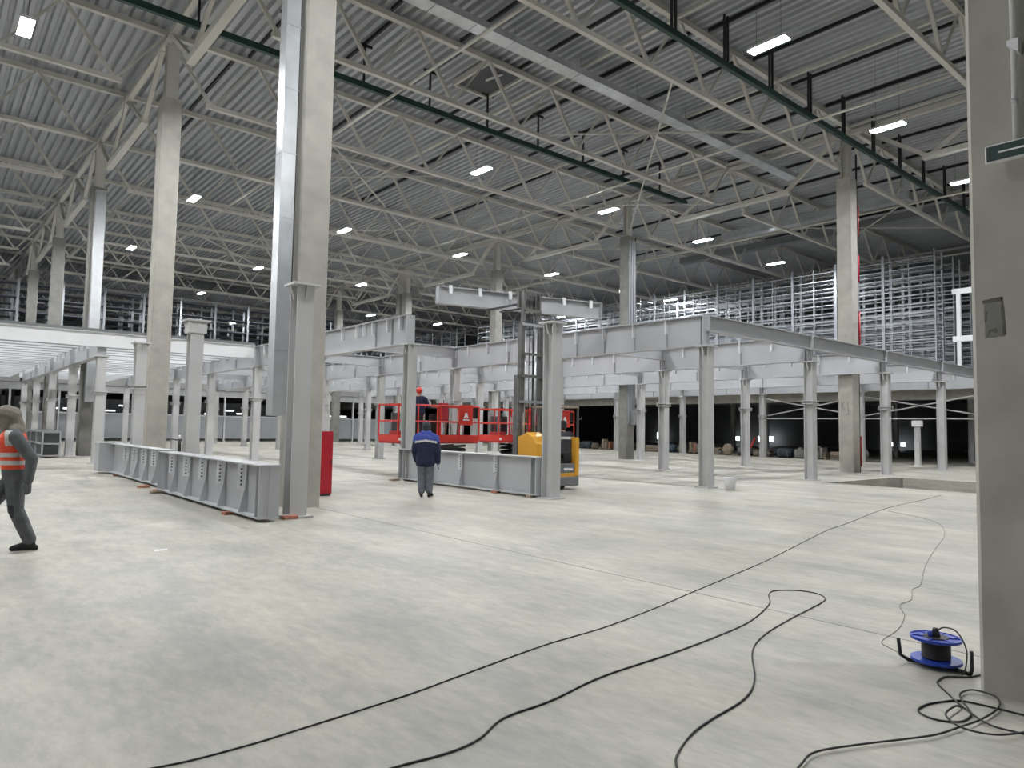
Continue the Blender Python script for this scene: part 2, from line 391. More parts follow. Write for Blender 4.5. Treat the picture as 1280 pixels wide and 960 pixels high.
# support trusses along the column rows
ST = {}
ST['top'] = MB().box(-.09, .09, 0, PY, TT - .28, TT - .10).mesh('top_chord', 'truss_paint')
ST['bot'] = MB().box(-.12, .12, 2.75, PY - 2.75, TB - .1, TB + .1).mesh('bottom_chord', 'truss_paint')
def dg(a, b, wd): return MB().bar((0, *a), (0, *b), wd, wd, (1, 0, 0)).mesh('diagonal', 'truss_paint')
ST['d'] = [dg((0.7, TT - .26), (2.95, TB), .15), dg((2.95, TB), (5.9, TT - .2), .12), dg((5.9, TT - .2), (8.85, TB), .12), dg((8.85, TB), (PY - .5, TT - .26), .15)]
for x in (-18.0, 5.72, 29.5, 53.3):
    for j in range(0, 7):
        t = thing('support_truss', ORD[j] + ' heavy trapezoid truss on the ' + {-18.0: 'outer left', 5.72: 'near', 29.5: 'middle', 53.3: 'rack'}[x] + ' column row from the near column side', 'truss', (x, 1.2 + PY * j, 0), 0, 'support trusses on the column rows')
        link('top_chord', ST['top'], t); link('bottom_chord', ST['bot'], t)
        for m_ in ST['d']: link('diagonal', m_, t)
# struts between trusses along Y
STRUT_LOW = MB().tube([(0, 0.1, 0), (0, 5.8, 0)], 0.05, 8).mesh('strut', 'truss_paint', True)
for x in (-6.2, 11.4, 23.3, 35.2, 47.1):
    for j in range(1, 11):
        o = link('tie_strut', STRUT_LOW, None, (x, 1.2 + 5.9 * j, TB + 0.02))
        tag(o, ORD[j - 1] + ' lower tie tube in line ' + {-6.2: 'over the white platform', 11.4: 'above the man in blue', 23.3: 'above the pail side columns', 35.2: 'above the far side of the pit', 47.1: 'above the racks'}[x], 'strut', 'lower tie tubes of the roof')
STRUT_UP = MB().box(-.05, .05, 0.1, 5.8, -.05, .05).mesh('strut', 'truss_paint')
for x in (-12.1, -0.3, 17.4, 23.4, 29.2, 41.2):
    for j in range(1, 11):
        o = link('roof_strut', STRUT_UP, None, (x, 1.2 + 5.9 * j, TT - 0.03))
        tag(o, ORD[j - 1] + ' square upper strut in the ' + ORD[[-12.1, -0.3, 17.4, 23.4, 29.2, 41.2].index(x)] + ' strut line from the outer left', 'strut', 'upper struts of the roof')
BR = MB().bar((0, 0, 0), (5.95, -5.9, 0), 0.055, 0.055).mesh('brace', 'truss_paint')
BR2 = MB().bar((0, -5.9, 0.06), (5.95, 0, 0.06), 0.055, 0.055).mesh('brace', 'truss_paint')
for q_, (x, y) in enumerate(((17.35, 18.9), (23.3, 24.8), (29.3, 30.7), (11.4, 30.7), (17.3, 36.6), (29.3, 42.5), (35.2, 18.9), (11.4, 48.4), (23.3, 48.4))):
    row_ = ORD[round((y - 1.2) / 5.9) - 1] + ' truss bay from the near column ' + {11: 'above the lifts', 17: 'above the pail side', 23: 'above the pit side', 29: 'beyond the pit column', 35: 'before the racks'}[int(x)]
    tag(link('roof_brace', BR, None, (x, y, TB + 0.12)), 'diagonal brace leaning forward in ' + row_, 'brace', 'diagonal roof braces')
    tag(link('roof_brace', BR2, None, (x, y, TB + 0.12)), 'diagonal brace leaning back in ' + row_, 'brace', 'diagonal roof braces')

# dark hanger rails under the deck, green busbar ducts and their hangers
RAIL = MB().box(-.035, .035, 0, 5.6, -.06, .06).mesh('hanger_rail', 'black')
for j, y in enumerate((1.35, 7.25, 13.15, 19.05, 24.95, 30.85)):
    for k in range(0, 14):
        if y > 24 and k % 2: continue
        x = 8.0 + 2.66 * k + (0.33 if j % 2 else 0)
        tag(link('hanger_rail', RAIL, None, (x, y, DECK_Z - 0.045)), ORD[k] + ' thin black deck rail in the ' + ORD[j] + ' truss bay from the near concrete column', 'rail', 'black rails under the roof deck')
def busbar(y, z, x0, x1, label, hx, double):
    t = thing('busbar_duct', label, 'duct', (0, y, z))
    x = x0
    while x < x1 - 0.1:
        e = min(x + 3.0, x1); box(x + .006, e - .006, -.07, .07, -.10, .10).build('duct_section', 'green_duct', t)
        box(e - .05, e + .05, -.075, .075, -.105, .105).build('joint_cover', 'green_duct', t); x = e
    for xx in hx:
        for dx in ((-.09, .09) if double else (0,)):
            box(xx + dx - .03, xx + dx + .03, -.03, .03, .10, DECK_Z - (0.05 if double else .12) - z).build('hanger', 'black', t)
        if not double: box(xx - .28, xx + .28, -.03, .03, DECK_Z - .20 - z, DECK_Z - .12 - z).build('hanger_arm', 'black', t)
    return t
busbar(12.0, 12.95, 4.0, 52.0, 'long dark green duct on paired black hangers by the nearest roof truss', [8.0 + 2.66 * k for k in range(16)], True)
busbar(21.0, 13.05, -16.0, 29.0, 'long dark green duct on single black hangers beyond the cable tray', [-13 + 2.66 * k for k in range(16)], False)
# cable tray
tr = thing('cable_tray', 'wide pale grey cable tray hanging below the roof deck in long sections', 'tray', (0, 16.85, 13.85))
x = 6.4; k = 0
while x < 31:
    e = x + 1.5
    box(x + .012, e - .012, -.26, .26, 0, .012).build('tray_section', 'galvanised', tr)
    MB().box(x + .006, e - .006, -.262, -.25, 0, .22).box(x + .006, e - .006, .25, .262, 0, .22).build('side_rail', 'galvanised', tr)
    if k % 2 == 0: MB().cyl((e, -.25, .2), (e, -.25, .64), .008, 6).cyl((e, .25, .2), (e, .25, .64), .008, 6).build('hanger_rod', 'dark_steel', tr)
    x = e; k += 1
# smoke vent
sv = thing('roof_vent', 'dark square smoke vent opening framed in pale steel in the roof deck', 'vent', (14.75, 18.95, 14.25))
box(0.02, 1.55, 0.02, 2.1, .22, .34).build('shade_sheet', 'dark_steel', sv)  # dark sheet put in for the shade inside the vent opening
for a in ((-.06, .04, -.05, 2.15), (1.52, 1.62, -.05, 2.15)): box(*a, .12, .34).build('frame_bar', 'truss_paint', sv)
for a in ((-.06, 1.62, -.1, 0.0), (-.06, 1.62, 2.1, 2.2)): box(*a, .12, .34).build('frame_bar', 'truss_paint', sv)
MB().bar((.5, .9, .02), (.9, .4, .2), .06, .06).build('opener', 'white_paint', sv)
# far ventilation ducts by the racks
for i, (x, y0, y1, z) in enumerate(((37.0, 13.4, 24.0, 13.2), (41.0, 12.0, 30.0, 13.4))):
    t = thing('ventilation_duct', ['square grey ventilation duct hanging by the pit column', 'long grey ventilation duct hanging in front of the racks'][i], 'duct', (x, 0, z))
    y = y0
    while y < y1:
        e = min(y + 2.4, y1); box(-.28, .28, y + .01, e - .01, 0, .4).build('duct_section', 'galvanised' if i == 0 else 'truck_grey', t); y = e

# ================================================================== LUMINAIRES
LB = MB().box(-.16, .16, -.54, .54, 0.0, .075).mesh('housing', 'lamp_body')
LD = MB().box(-.145, .145, -.52, .52, -.012, 0.0).mesh('diffuser', 'lamp_glow')
LW = MB().cyl((-.09, -.4, .07), (-.09, -.4, 2.748), .006, 5).cyl((.07, .4, .07), (.07, .4, 2.748), .006, 5).mesh('suspension_wire', 'dark_steel')
LAMP_ROWS = ((-2.3, 'behind the near concrete column'), (9.52, 'along the near green duct'), (22.02, 'beyond the second green duct'), (33.87, 'over the platform front'),
             (46.2, 'over the platform middle'), (58.5, 'over the far wall panels'), (73.6, 'over the far racks'))
for ky, (y, where) in enumerate(LAMP_ROWS):
    for k in range(-2, 7):
        x = 1.64 + 7.575 * k - (2.1 if k == 6 else 0)
        if k == 6 and ky not in (3, 4): continue
        if y < 5 and k not in (1, 3, 5): continue
        t = thing('luminaire', ORD[k + 2] + ' hanging lamp from the outer left in the row ' + where, 'lamp', (x, y, 11.87), 0, 'hanging lamps of the hall')
        link('housing', LB, t); link('diffuser', LD, t); link('suspension_wire', LW, t)

# ================================================================== STEEL MEZZANINE
GX = [5.0 + 6.0 * k for k in range(-3, 7)]
def gy(j): return 11.6 + 6.1 * j
def hsec(mb, z0, z1, hw=0.15, hd=0.15, tf=0.018, tw=0.012):
    mb.box(-hw, hw, -hd, -hd + tf, z0, z1).box(-hw, hw, hd - tf, hd, z0, z1).box(-tw / 2, tw / 2, -hd + tf, hd - tf, z0, z1); return mb
COL = {}
COL['shaft'] = hsec(MB(), 0.03, 3.96).mesh('shaft', 'column_grey')
COL['base'] = MB().box(-.24, .24, -.22, .22, 0, .03).mesh('base_plate', 'column_grey')
COL['cap'] = MB().box(-.24, .24, -.22, .22, 3.96, 4.0).mesh('cap_plate', 'column_grey')
gs = MB()
for sx in (-1, 1):
    gs.prism([(sx * .012, 3.96), (sx * .23, 3.96), (sx * .15, 3.72), (sx * .012, 3.72)], 'y', -.02, .02)
for sy in (-1, 1):
    gs.prism([(sy * .15, 3.96), (sy * .22, 3.96), (sy * .15, 3.72)], 'x', -.012, .012)
COL['gusset'] = gs.mesh('gusset', 'column_grey')
sp = MB().box(-.23, .23, -.21, .21, 2.56, 2.585).box(-.23, .23, -.21, .21, 2.64, 2.665)
COL['splice'] = sp.mesh('splice_flange', 'column_grey')
bl = MB()
for bx in (-.19, .19):
    for by in (-.17, .17): bl.cyl((bx, by, 2.53), (bx, by, 2.70), .018, 6)
COL['bolts'] = bl.mesh('bolt_set', 'galvanised')
def steel_column(x, y, label, group=None, splice=True, rz=0):
    t = thing('steel_column', label, 'column', (x, y, 0), rz, group)
    for k, n in (('shaft', 'shaft'), ('base', 'base_plate'), ('cap', 'cap_plate'), ('gusset', 'gusset')): link(n, COL[k], t)
    if splice: link('splice_flange', COL['splice'], t); link('bolt_set', COL['bolts'], t)
    return t
GEN = 'grey steel H column with a bolted collar carrying the girders'
special = {(5, 0): ('broad grey steel column in front of the concrete column by the red cabinet', False),
           (11, 0): ('free grey steel column at the end of the girder laid behind the man in blue', False),
           (17, 0): ('grey steel column without collar under the raised girder corner beside the white pail', False),
           (5, 1): ('free standing grey column with a flared head behind the long girder on the floor', False),
           (11, 1): ('grey steel column behind the man in blue under the girder end', False),
           (23, 0): ('grey collared steel column between the white pail and the floor pit', True),
           (29, 0): ('grey collared steel column at the far corner of the floor pit', True),
           (35, 0): ('plain grey steel column beyond the floor pit', False),
           (5, 2): ('grey collared steel column touching the second concrete column', True)}
for x in GX:
    for j in range(0, 8):
        y = gy(j); xx = x
        if x < 5 and j < 3: continue
        if x == 5 and j >= 2: xx = 5.15 + 0.0 * j
        if abs(x - 29) < 1 and j in (0,): xx = 29.05
        key = (int(x), j)
        if key in special: steel_column(xx, y, special[key][0], None, special[key][1])
        elif x <= 11 and j >= 3: steel_column(xx, y, 'grey collared steel column under the white joisted platform', 'columns of the white platform')
        else: steel_column(xx, y, GEN, 'columns of the grey girder grid')
# flared head on the free standing column
fh = MB().box(-.27, .27, -.25, .25, 3.98, 4.02)
fh.box(-.2, .2, -.19, .19, 3.7, 3.98); fh.build('flared_head', 'column_grey', bpy.data.objects['steel_column'] if False else [o for o in col.objects if o.get('label', '').startswith('free standing grey column')][0])

# girders: I section along local Y
def girder_meshes(L, H=0.87, fw=0.30):
    d = {}
    d['web'] = MB().box(-.007, .007, 0, L, .02, H - .02).mesh('web', 'girder_grey')
    d['tf'] = MB().box(-fw / 2, fw / 2, 0, L, H - .022, H).mesh('top_flange', 'girder_grey')
    d['bf'] = MB().box(-fw / 2, fw / 2, 0, L, 0, .022).mesh('bottom_flange', 'girder_grey')
    d['fin'] = MB().box(-fw * .24, fw * .24, -.007, .007, .022, H - .022).mesh('stiffener', 'girder_grey')
    d['short'] = MB().prism([(-fw / 2 + .01, H - .022), (-.007, H - .022), (-.007, H - .42), (-fw / 2 + .03, H - .42)], 'y', -.016, .016).mesh('short_stiffener', 'plate_white')
    d['end'] = MB().box(-fw / 2, fw / 2, -.012, .012, 0, H).mesh('end_plate', 'girder_grey')
    return d
GL = 6.1
GM = girder_meshes(GL - 0.02)
def girder(x, y, z, label, group=None, fins=(0.15, 2.6, 5.93), shorts=(1.35, 2.6, 3.85, 5.1), gm=GM, L=GL - .02, rz=0):
    t = thing('steel_girder', label, 'girder', (x, y, z), rz, group)
    link('web', gm['web'], t); link('top_flange', gm['tf'], t); link('bottom_flange', gm['bf'], t)
    for s in fins: link('stiffener', gm['fin'], t, (0, s, 0))
    for s in shorts: link('short_stiffener', gm['short'], t, (0, s, 0))
    link('end_plate', gm['end'], t, (0, .012, 0)); link('end_plate', gm['end'], t, (0, L - .012, 0))
    return t
for x in (11.0, 17.0, 23.0, 29.0, 35.0):
    for j in range(0, 7):
        if x == 11.0 and j == 0: continue
        if x == 11.0 and j >= 3: continue
        if x == 17.0 and j == 0:
            girder(x, gy(j), 4.0, 'grey girder whose end is the raised corner above the white pail', None, (0.15, 1.35, 2.6, 3.85, 5.1, 5.93), (1.35, 2.6, 3.85, 5.1)); continue
        if x == 11.0 and j == 1:
            girder(x, gy(j), 4.0, 'grey girder ending above the man in blue', None, (0.15, 1.0, 2.0, 5.93), (0.45, 1.2, 2.1, 2.7, 3.2, 4.2)); continue
        girder(x, gy(j), 4.0, ORD[j] + ' grey I girder of the ' + ORD[int((x - 11) / 6)] + ' girder row counted from the man in blue', 'girders of the grid')
for x in (-13.0, -7.0, -1.0, 5.0, 11.0):
    for j in range(3, 7):
        girder(x + (0.15 if x == 5 else 0), gy(j), 4.0, ORD[j - 3] + ' girder in the ' + ORD[int((x + 13) / 6)] + ' row under the white joisted platform', 'girders under the white platform')
for j in range(0, 8):
    girder(41.0, gy(j), 4.0, ORD[j] + ' grey girder along the rack platform edge from the pit side', 'rack platform edge girders')
# transverse edge beams (along X)
EB = girder_meshes(5.98, 0.46, 0.24)
def cross_beam(x, y, z, label, group, L=5.98):
    t = thing('cross_beam', label, 'beam', (x, y, z), -math.pi / 2, group)
    link('web', EB['web'], t); link('top_flange', EB['tf'], t); link('bottom_flange', EB['bf'], t)
    link('end_plate', EB['end'], t, (0, .012, 0)); link('end_plate', EB['end'], t, (0, 5.97, 0))
for x in (17.0, 23.0, 29.0, 35.0):
    cross_beam(x, gy(0), 4.41, ORD[int((x - 17) / 6)] + ' grey edge beam over the front columns from the corner by the white pail', 'front edge beams')
for j in range(1, 8):
    for x in (11.0, 17.0, 23.0, 29.0, 35.0):
        if x == 11.0 and j in (1,): continue
        cross_beam(x, gy(j), 4.41, ORD[int((x - 11) / 6)] + ' cross beam in the ' + ORD[j - 1] + ' line behind the front edge beams', 'inner cross beams')
# white joisted platform on the left
pf = thing('joisted_platform', 'white painted platform with closely set joists carried on grey columns', 'platform', (0, 0, 0))
box(-22, 10.8, gy(3) - .10, gy(3) - .085, 4.33, 4.87).build('edge_web', 'white_paint', pf)
box(-22, 10.8, gy(3) - .19, gy(3) - .015, 4.855, 4.875).build('edge_flange', 'white_paint', pf)
box(-22, 10.8, gy(3) - .19, gy(3) - .015, 4.325, 4.345).build('edge_flange', 'white_paint', pf)
box(-22, 10.8, gy(3) - .2, gy(3) - .13, 4.88, 4.985).build('deck_rim', 'truck_grey', pf)
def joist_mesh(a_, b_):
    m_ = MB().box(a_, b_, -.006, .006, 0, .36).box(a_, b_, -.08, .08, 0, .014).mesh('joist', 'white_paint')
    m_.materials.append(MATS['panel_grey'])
    for p_ in m_.polygons: p_.material_index = 1 if p_.index >= 6 else 0  # lower flange coloured grey to draw the shade stripes between joists
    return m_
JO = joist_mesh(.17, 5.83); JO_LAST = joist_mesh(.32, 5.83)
y = gy(3) + .9
while y < 60.5:
    for bx in (-19.0, -13.0, -7.0, -1.0, 5.0):
        if bx in (-19.0, 5.0) and any(abs(y - cy) < .42 for cy in (36.7, 48.5, 60.3)): continue
        if bx == 5.0 and abs(y - 36.2) < .5: continue
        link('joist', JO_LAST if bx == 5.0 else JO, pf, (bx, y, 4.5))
    y += 1.2

# ---- girders lying on the floor, with drilled fin plates
def floor_girder(name_label, x, y, z, L, H, fins, side=-1, rz=0, fw=0.34):
    gm = girder_meshes(L, H, fw)
    t = thing('floor_girder', name_label, 'girder', (x, y, z), rz)
    link('web', gm['web'], t); link('top_flange', gm['tf'], t); link('bottom_flange', gm['bf'], t)
    gm['fin'] = MB().prism([(-fw / 2 + .01, .022), (fw / 2 - .01, .022), (fw / 2 - .01, H - .022), (-.03, H - .022), (-.06, H * .5)], 'y', -.007, .007).mesh('stiffener', 'girder_grey')
    FP = MB().box(-fw / 2 - .02, -fw / 2 + .09, -.007, .007, H * .5, H - .03).mesh('fin_plate', 'plate_white')
    HO = MB()
    for i in range(5): HO.cyl((-fw / 2 + .03, -.0095, H * .57 + i * H * .075), (-fw / 2 + .03, .0095, H * .57 + i * H * .075), .017, 8)
    HO = HO.mesh('bolt_hole_row', 'bolt_dark')
    for s in fins:
        link('stiffener', gm['fin'], t, (0, s, 0)); f = link('fin_plate', FP, t, (0, s - .03, 0)); link('bolt_hole_row', HO, f)
    link('end_plate', gm['end'], t, (0, .03, 0)); link('end_plate', gm['end'], t, (0, L - .03, 0))
    e = MB().box(-fw / 2 + .02, fw / 2 - .02, -.007, .007, .022, H - .022).mesh('stiffener', 'girder_grey')
    link('stiffener', e, t, (0, .22, 0)); link('stiffener', e, t, (0, L - .22, 0))
    return t
floor_girder('long grey girder with drilled fin plates on the floor ending at the steel column', 4.38, 11.15, 0.055, 6.2, 0.86, (0.95, 2.05, 3.1, 4.15, 5.2))
g2 = floor_girder('second grey girder on the floor with a box shaped end', 4.62, 18.0, 0.055, 6.6, 0.86, (0.9, 1.9, 2.9, 3.9))
box(-.42, .12, 6.0, 6.65, 0.02, 0.86).build('box_end', 'girder_grey', g2)
box(-.45, .2, 5.95, 6.7, 0.862, 0.885).build('end_cover', 'white_paint', g2)
floor_girder('grey girder with upright stiffeners on the floor behind the man in blue', 10.95, 11.85, 0.055, 6.0, 0.87, (1.55, 3.0, 4.4))
# packing blocks
for x, y, rz, m, lab in ((4.15, 12.5, 0.2, 'brick_red', 'red brick under the near end of the long floor girder'),
                         (4.20, 17.35, 0.1, 'brick_red', 'red brick under the joint of the two floor girders'),
                         (4.15, 18.6, 0.3, 'brick_red', 'red brick under the second floor girder beside the joint'),
                         (4.45, 22.9, 0.0, 'brick_red', 'red brick by the box shaped girder end'),
                         (4.75, 11.4, 0.0, 'brick_red', 'red brick against the foot of the broad steel column'),
                         (10.70, 13.3, 0.4, 'brick_red', 'orange brick under the girder behind the man in blue')):
    tag(box(-.13, .13, -.065, .065, 0, .055).build('packing_brick', m, None, (x + .08, y, 0), rz, bevel=.006), lab, 'brick')
tag(box(-.3, .3, -.06, .06, 0, .055).build('packing_timber', 'timber', None, (10.75, 17.75, 0), .1, bevel=.006), 'short timber under the far end of the girder behind the man in blue', 'timber')
tag(box(-.3, .3, -.07, .07, 0, .055).build('packing_timber', 'timber', None, (11.0, 12.1, 0), .2, bevel=.006), 'short timber under the near end of the girder behind the man in blue', 'timber')
tag(box(-.3, .25, -.06, .06, 0, .055).build('packing_timber', 'timber', None, (4.3, 17.0, 0), .1, bevel=.006), 'short timber under the far end of the long floor girder', 'timber')

# ---- suspended girder on the truck forks
a, b = Vector((10.9, 16.2)), Vector((16.1, 14.85)); ang = math.atan2((b - a).y, (b - a).x)
HGM = girder_meshes((b - a).length, 0.5, 0.24)
hg = thing('lifted_girder', 'pale grey beam held high in the air on the reach truck forks', 'girder', (a.x, a.y, 5.0), ang - math.pi / 2)
link('web', HGM['web'], hg); link('top_flange', HGM['tf'], hg); link('bottom_flange', HGM['bf'], hg)
link('end_plate', HGM['end'], hg, (0, .012, 0)); link('end_plate', HGM['end'], hg, (0, (b - a).length - .012, 0))
CL = MB().box(0.10, 0.15, -.05, .05, .30, .53).mesh('clip', 'plate_white')
for s in (0.35, 1.25, 2.2, 4.0, 4.95): link('clip', CL, hg, (0, s, 0))

# ================================================================== RACK PLATFORM AND RACKS
rp = thing('rack_platform', 'concrete platform slab carrying the tall storage racks', 'platform', (0, 0, 0))
box(41.2, 79, 8.5, 107, 4.87, 5.08).build('slab', 'slab_grey', rp)
box(40.75, 41.2, 8.5, 107, 4.87, 5.02).build('slab_edge', 'slab_grey', rp)
lb = box(42.0, 42.25, 8.5, 107, 3.5, 4.87).build('ledger_beam', 'concrete'); tag(lb, 'long concrete beam under the edge of the rack platform slab', 'beam')
tag(box(41.25, 79, 8.25, 8.45, 0, 5.0).build('wall_side', 'panel_grey'), None, None, kind='structure')
for i in range(9):
    steel_column(47.0 + 6 * (i % 2), 14 + 6.5 * i, 'dim steel column in the dark below the rack platform', 'columns below the racks', False)
# X braces below the platform edge
for y0 in (gy(2), gy(1)):
    for s in (0, 1):
        tag(MB().tube([(41.12 + .1 * s, y0 - .17 if s else y0 - 5.93, 2.62), (41.12 + .1 * s, y0 - 5.93 if s else y0 - .17, 3.7)], .035, 6).build('cross_brace', 'column_grey'), ('rising' if s else 'falling') + ' slim pale brace ' + ('beside the short stub post' if y0 < 20 else 'behind the column by the pit') + ' before the dark storage', 'brace', 'braces below the rack platform')
    tag(MB().tube([(41.12, y0 - .17, 2.45), (41.12, y0 - 5.93, 2.45)], .035, 6).build('tie_bar', 'column_grey'), 'level pale bar ' + ('beside the short stub post' if y0 < 20 else 'behind the column by the pit') + ' before the dark storage', 'bar', 'level bars below the rack platform')
BAY = 2.8; RD = 1.1; LV = 13; RZ0 = 5.08
RPOST = MB().box(-.045, .045, -.035, .035, 0, 6.95).mesh('post', 'rack_zinc')
RMID = MB().box(-.02, .02, -.02, .02, 0, 6.9).mesh('mid_post', 'rack_zinc')
rg = MB()
for i in range(9): rg.box(.04, RD - .04, -.02, .02, .3 + i * .8, .34 + i * .8)
RRUNG = rg.mesh('rungs', 'rack_zinc')
RSH = MB().box(-.02, .02, 0, BAY, -.03, .03).box(RD - .02, RD + .02, 0, BAY, -.03, .03).box(.03, RD - .03, .9, .94, -.02, .0).box(.03, RD - .03, 1.86, 1.90, -.02, .0).mesh('shelf', 'rack_zinc')
def rack_bay(x, y, full=True, label='tall silver storage rack bay facing the grey girder grid', group='front row of storage racks', rz=0, lv=LV):
    t = thing('storage_rack', label, 'rack', (x, y, RZ0), rz, group)
    if full:
        for px in (0, RD):
            for py in (.04, BAY - .04): link('post', RPOST, t, (px, py, 0))
        link('rungs', RRUNG, t, (0, .04, 0))
        for py in (1.4,): link('mid_post', RMID, t, (0, py, 0))
        for i in range(lv): link('shelf', RSH, t, (0, 0, .3 + i * .52))
    else:
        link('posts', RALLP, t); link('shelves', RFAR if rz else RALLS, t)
ap = MB(); as_ = MB()
for px in (0, RD):
    for py in (.04, BAY - .04): ap.box(px - .045, px + .045, py - .035, py + .035, 0, 6.95)
for i in range(LV):
    z = .3 + i * .52
    as_.box(-.02, .02, 0, BAY, z - .03, z + .03).box(RD - .02, RD + .02, 0, BAY, z - .03, z + .03)
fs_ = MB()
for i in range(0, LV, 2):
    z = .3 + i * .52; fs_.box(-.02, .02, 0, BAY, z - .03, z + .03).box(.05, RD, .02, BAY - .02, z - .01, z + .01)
RFAR = fs_.mesh('shelves', 'rack_zinc_shaded')  # far shelves coloured darker to carry the dim light back there
RALLP = ap.mesh('posts', 'rack_zinc'); RALLS = as_.mesh('shelves', 'rack_zinc')
for i in range(15):
    rack_bay(43.0, 14.4 + BAY * i, i < 12, ORD[i] + ' storage rack bay of the front row counted from the white access frame')
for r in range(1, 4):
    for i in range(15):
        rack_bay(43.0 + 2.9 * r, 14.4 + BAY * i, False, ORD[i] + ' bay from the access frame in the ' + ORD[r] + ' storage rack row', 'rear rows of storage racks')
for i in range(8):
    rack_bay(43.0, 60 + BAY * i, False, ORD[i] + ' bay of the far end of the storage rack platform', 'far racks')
# white steel frame beside the racks
wf = thing('access_frame', 'white steel access frame standing at the end of the racks', 'frame', (43.0, 13.3, 5.08))
for y in (0, -2.0): box(-.09, .09, y - .09, y + .09, 0, 4.3).build('post', 'white_paint', wf)
for z in (4.2, 1.6):
    box(-.08, .08, -2.0, 0.3, z, z + .3).build('rail', 'white_paint', wf)

# far block under and over the white platform
fb = thing('far_platform', 'grey slab platform at the far end behind the white joists', 'platform', (0, 0, 0))
for xa, xb in ((-30, 5.52), (6.18, 29.32), (29.98, 40.5)): box(xa, xb, 61.3, 100, 4.3, 4.95).build('slab', 'slab_grey', fb)
k = 0; x = -28.0
while x < 40:
    w_ = thing('wall_panel', 'low grey wall panel with a dark opening above at the far end', 'panel', (x, 61.5, 0), 0, 'far wall panels')
    box(.08, 2.9, 0, .1, .25, 2.1).build('panel', 'panel_grey', w_)
    box(-.06, .06, -.05, .15, 0, 4.295).build('mullion', 'girder_grey', w_)
    box(.06, 2.94, 0, .1, 2.1, 2.2).build('sill', 'galvanised', w_)
    box(.06, 2.94, 0, .1, 3.75, 4.295).build('lintel', 'girder_grey', w_)
    x += 3.0; k += 1
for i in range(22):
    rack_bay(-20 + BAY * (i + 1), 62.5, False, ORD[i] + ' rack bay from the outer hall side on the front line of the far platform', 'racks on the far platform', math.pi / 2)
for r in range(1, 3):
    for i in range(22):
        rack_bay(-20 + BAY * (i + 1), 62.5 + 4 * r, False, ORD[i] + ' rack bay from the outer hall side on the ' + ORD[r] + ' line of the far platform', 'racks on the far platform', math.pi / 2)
# lit openings seen through the dark storage
n = 1
for x, y, wd, z0, z1 in ((78.9, 61.4, .45, .4, 1.3), (78.9, 49.0, .7, .5, 1.0), (78.9, 45.9, .5, .45, 1.1), (78.9, 44.4, .8, .45, 1.1), (78.9, 30.4, .55, .35, .75), (78.9, 29.6, .45, .35, .75)):
    tag(box(x, x + .08, y, y + wd, z0, z1).build('window_%d' % n, 'window_glow'), 'bright opening in the far dark wall', None, kind='structure'); n += 1
for q_, (x, z, wd) in enumerate(((9.0, 2.6, .7), (10.1, 2.6, .5), (13.4, 2.5, .9), (14.6, 3.0, .8), (2.0, 2.7, .9), (4.8, 2.5, .6), (17.2, 2.6, .3), (22.4, 2.4, .8), (24.5, 2.8, .8), (25.6, 2.5, .6), (35.5, 2.5, 1.5), (37.4, 2.5, .8))):
    o = box(0, wd, 0, .05, 0, .12).build('strip_light', 'window_glow', None, (x, 75, z)); box(wd / 2 - .01, wd / 2 + .01, .01, .03, .12, 4.296 - z).build('suspension_rod', 'dark_steel', o); tag(o, ORD[q_] + ' small bright strip lamp in the dark room behind the far panels', 'lamp', 'strip lamps in the far room')

# ================================================================== PEOPLE
def capsule(mb, p0, p1, r0, r1, n=12):
    p0, p1 = Vector(p0), Vector(p1); d = p1 - p0
    d = d.normalized() if d.length > 1e-6 else Vector((0, 0, 1))
    pts, rad = [], []
    for a in (80, 58, 34, 12): pts.append(p0 - d * r0 * math.sin(math.radians(a))); rad.append(r0 * math.cos(math.radians(a)))
    for a in (12, 34, 58, 80): pts.append(p1 + d * r1 * math.sin(math.radians(a))); rad.append(r1 * math.cos(math.radians(a)))
    mb.tube(pts, rad, n)
def hand_bones(wr, d, fwd, m):
    """wrist, direction of the hand, direction the thumb side faces"""
    wr, d, fwd = Vector(wr), Vector(d).normalized(), Vector(fwd).normalized()
    side = d.cross(fwd).normalized(); B = []
    for o in (-.022, 0, .022): B.append((wr + d * .01 + fwd * o * .7, wr + d * .075 + fwd * o, .019, .018, m))
    for o, l, bend in ((.030, .070, .25), (.011, .080, .3), (-.009, .075, .35), (-.028, .058, .42)):
        b0 = wr + d * .082 + fwd * o; b1 = b0 + (d + side * bend * .5).normalized() * l * .55; b2 = b1 + (d + side * bend * 1.6).normalized() * l * .5
        B += [(b0, b1, .0115, .011, m), (b1, b2, .011, .010, m)]
    t0 = wr + d * .022 + fwd * .026; t1 = t0 + (d * .7 + fwd * .8).normalized() * .042; t2 = t1 + (d + fwd * .15 + side * .3).normalized() * .035
    B += [(t0, t1, .015, .013, m), (t1, t2, .013, .011, m)]
    return B
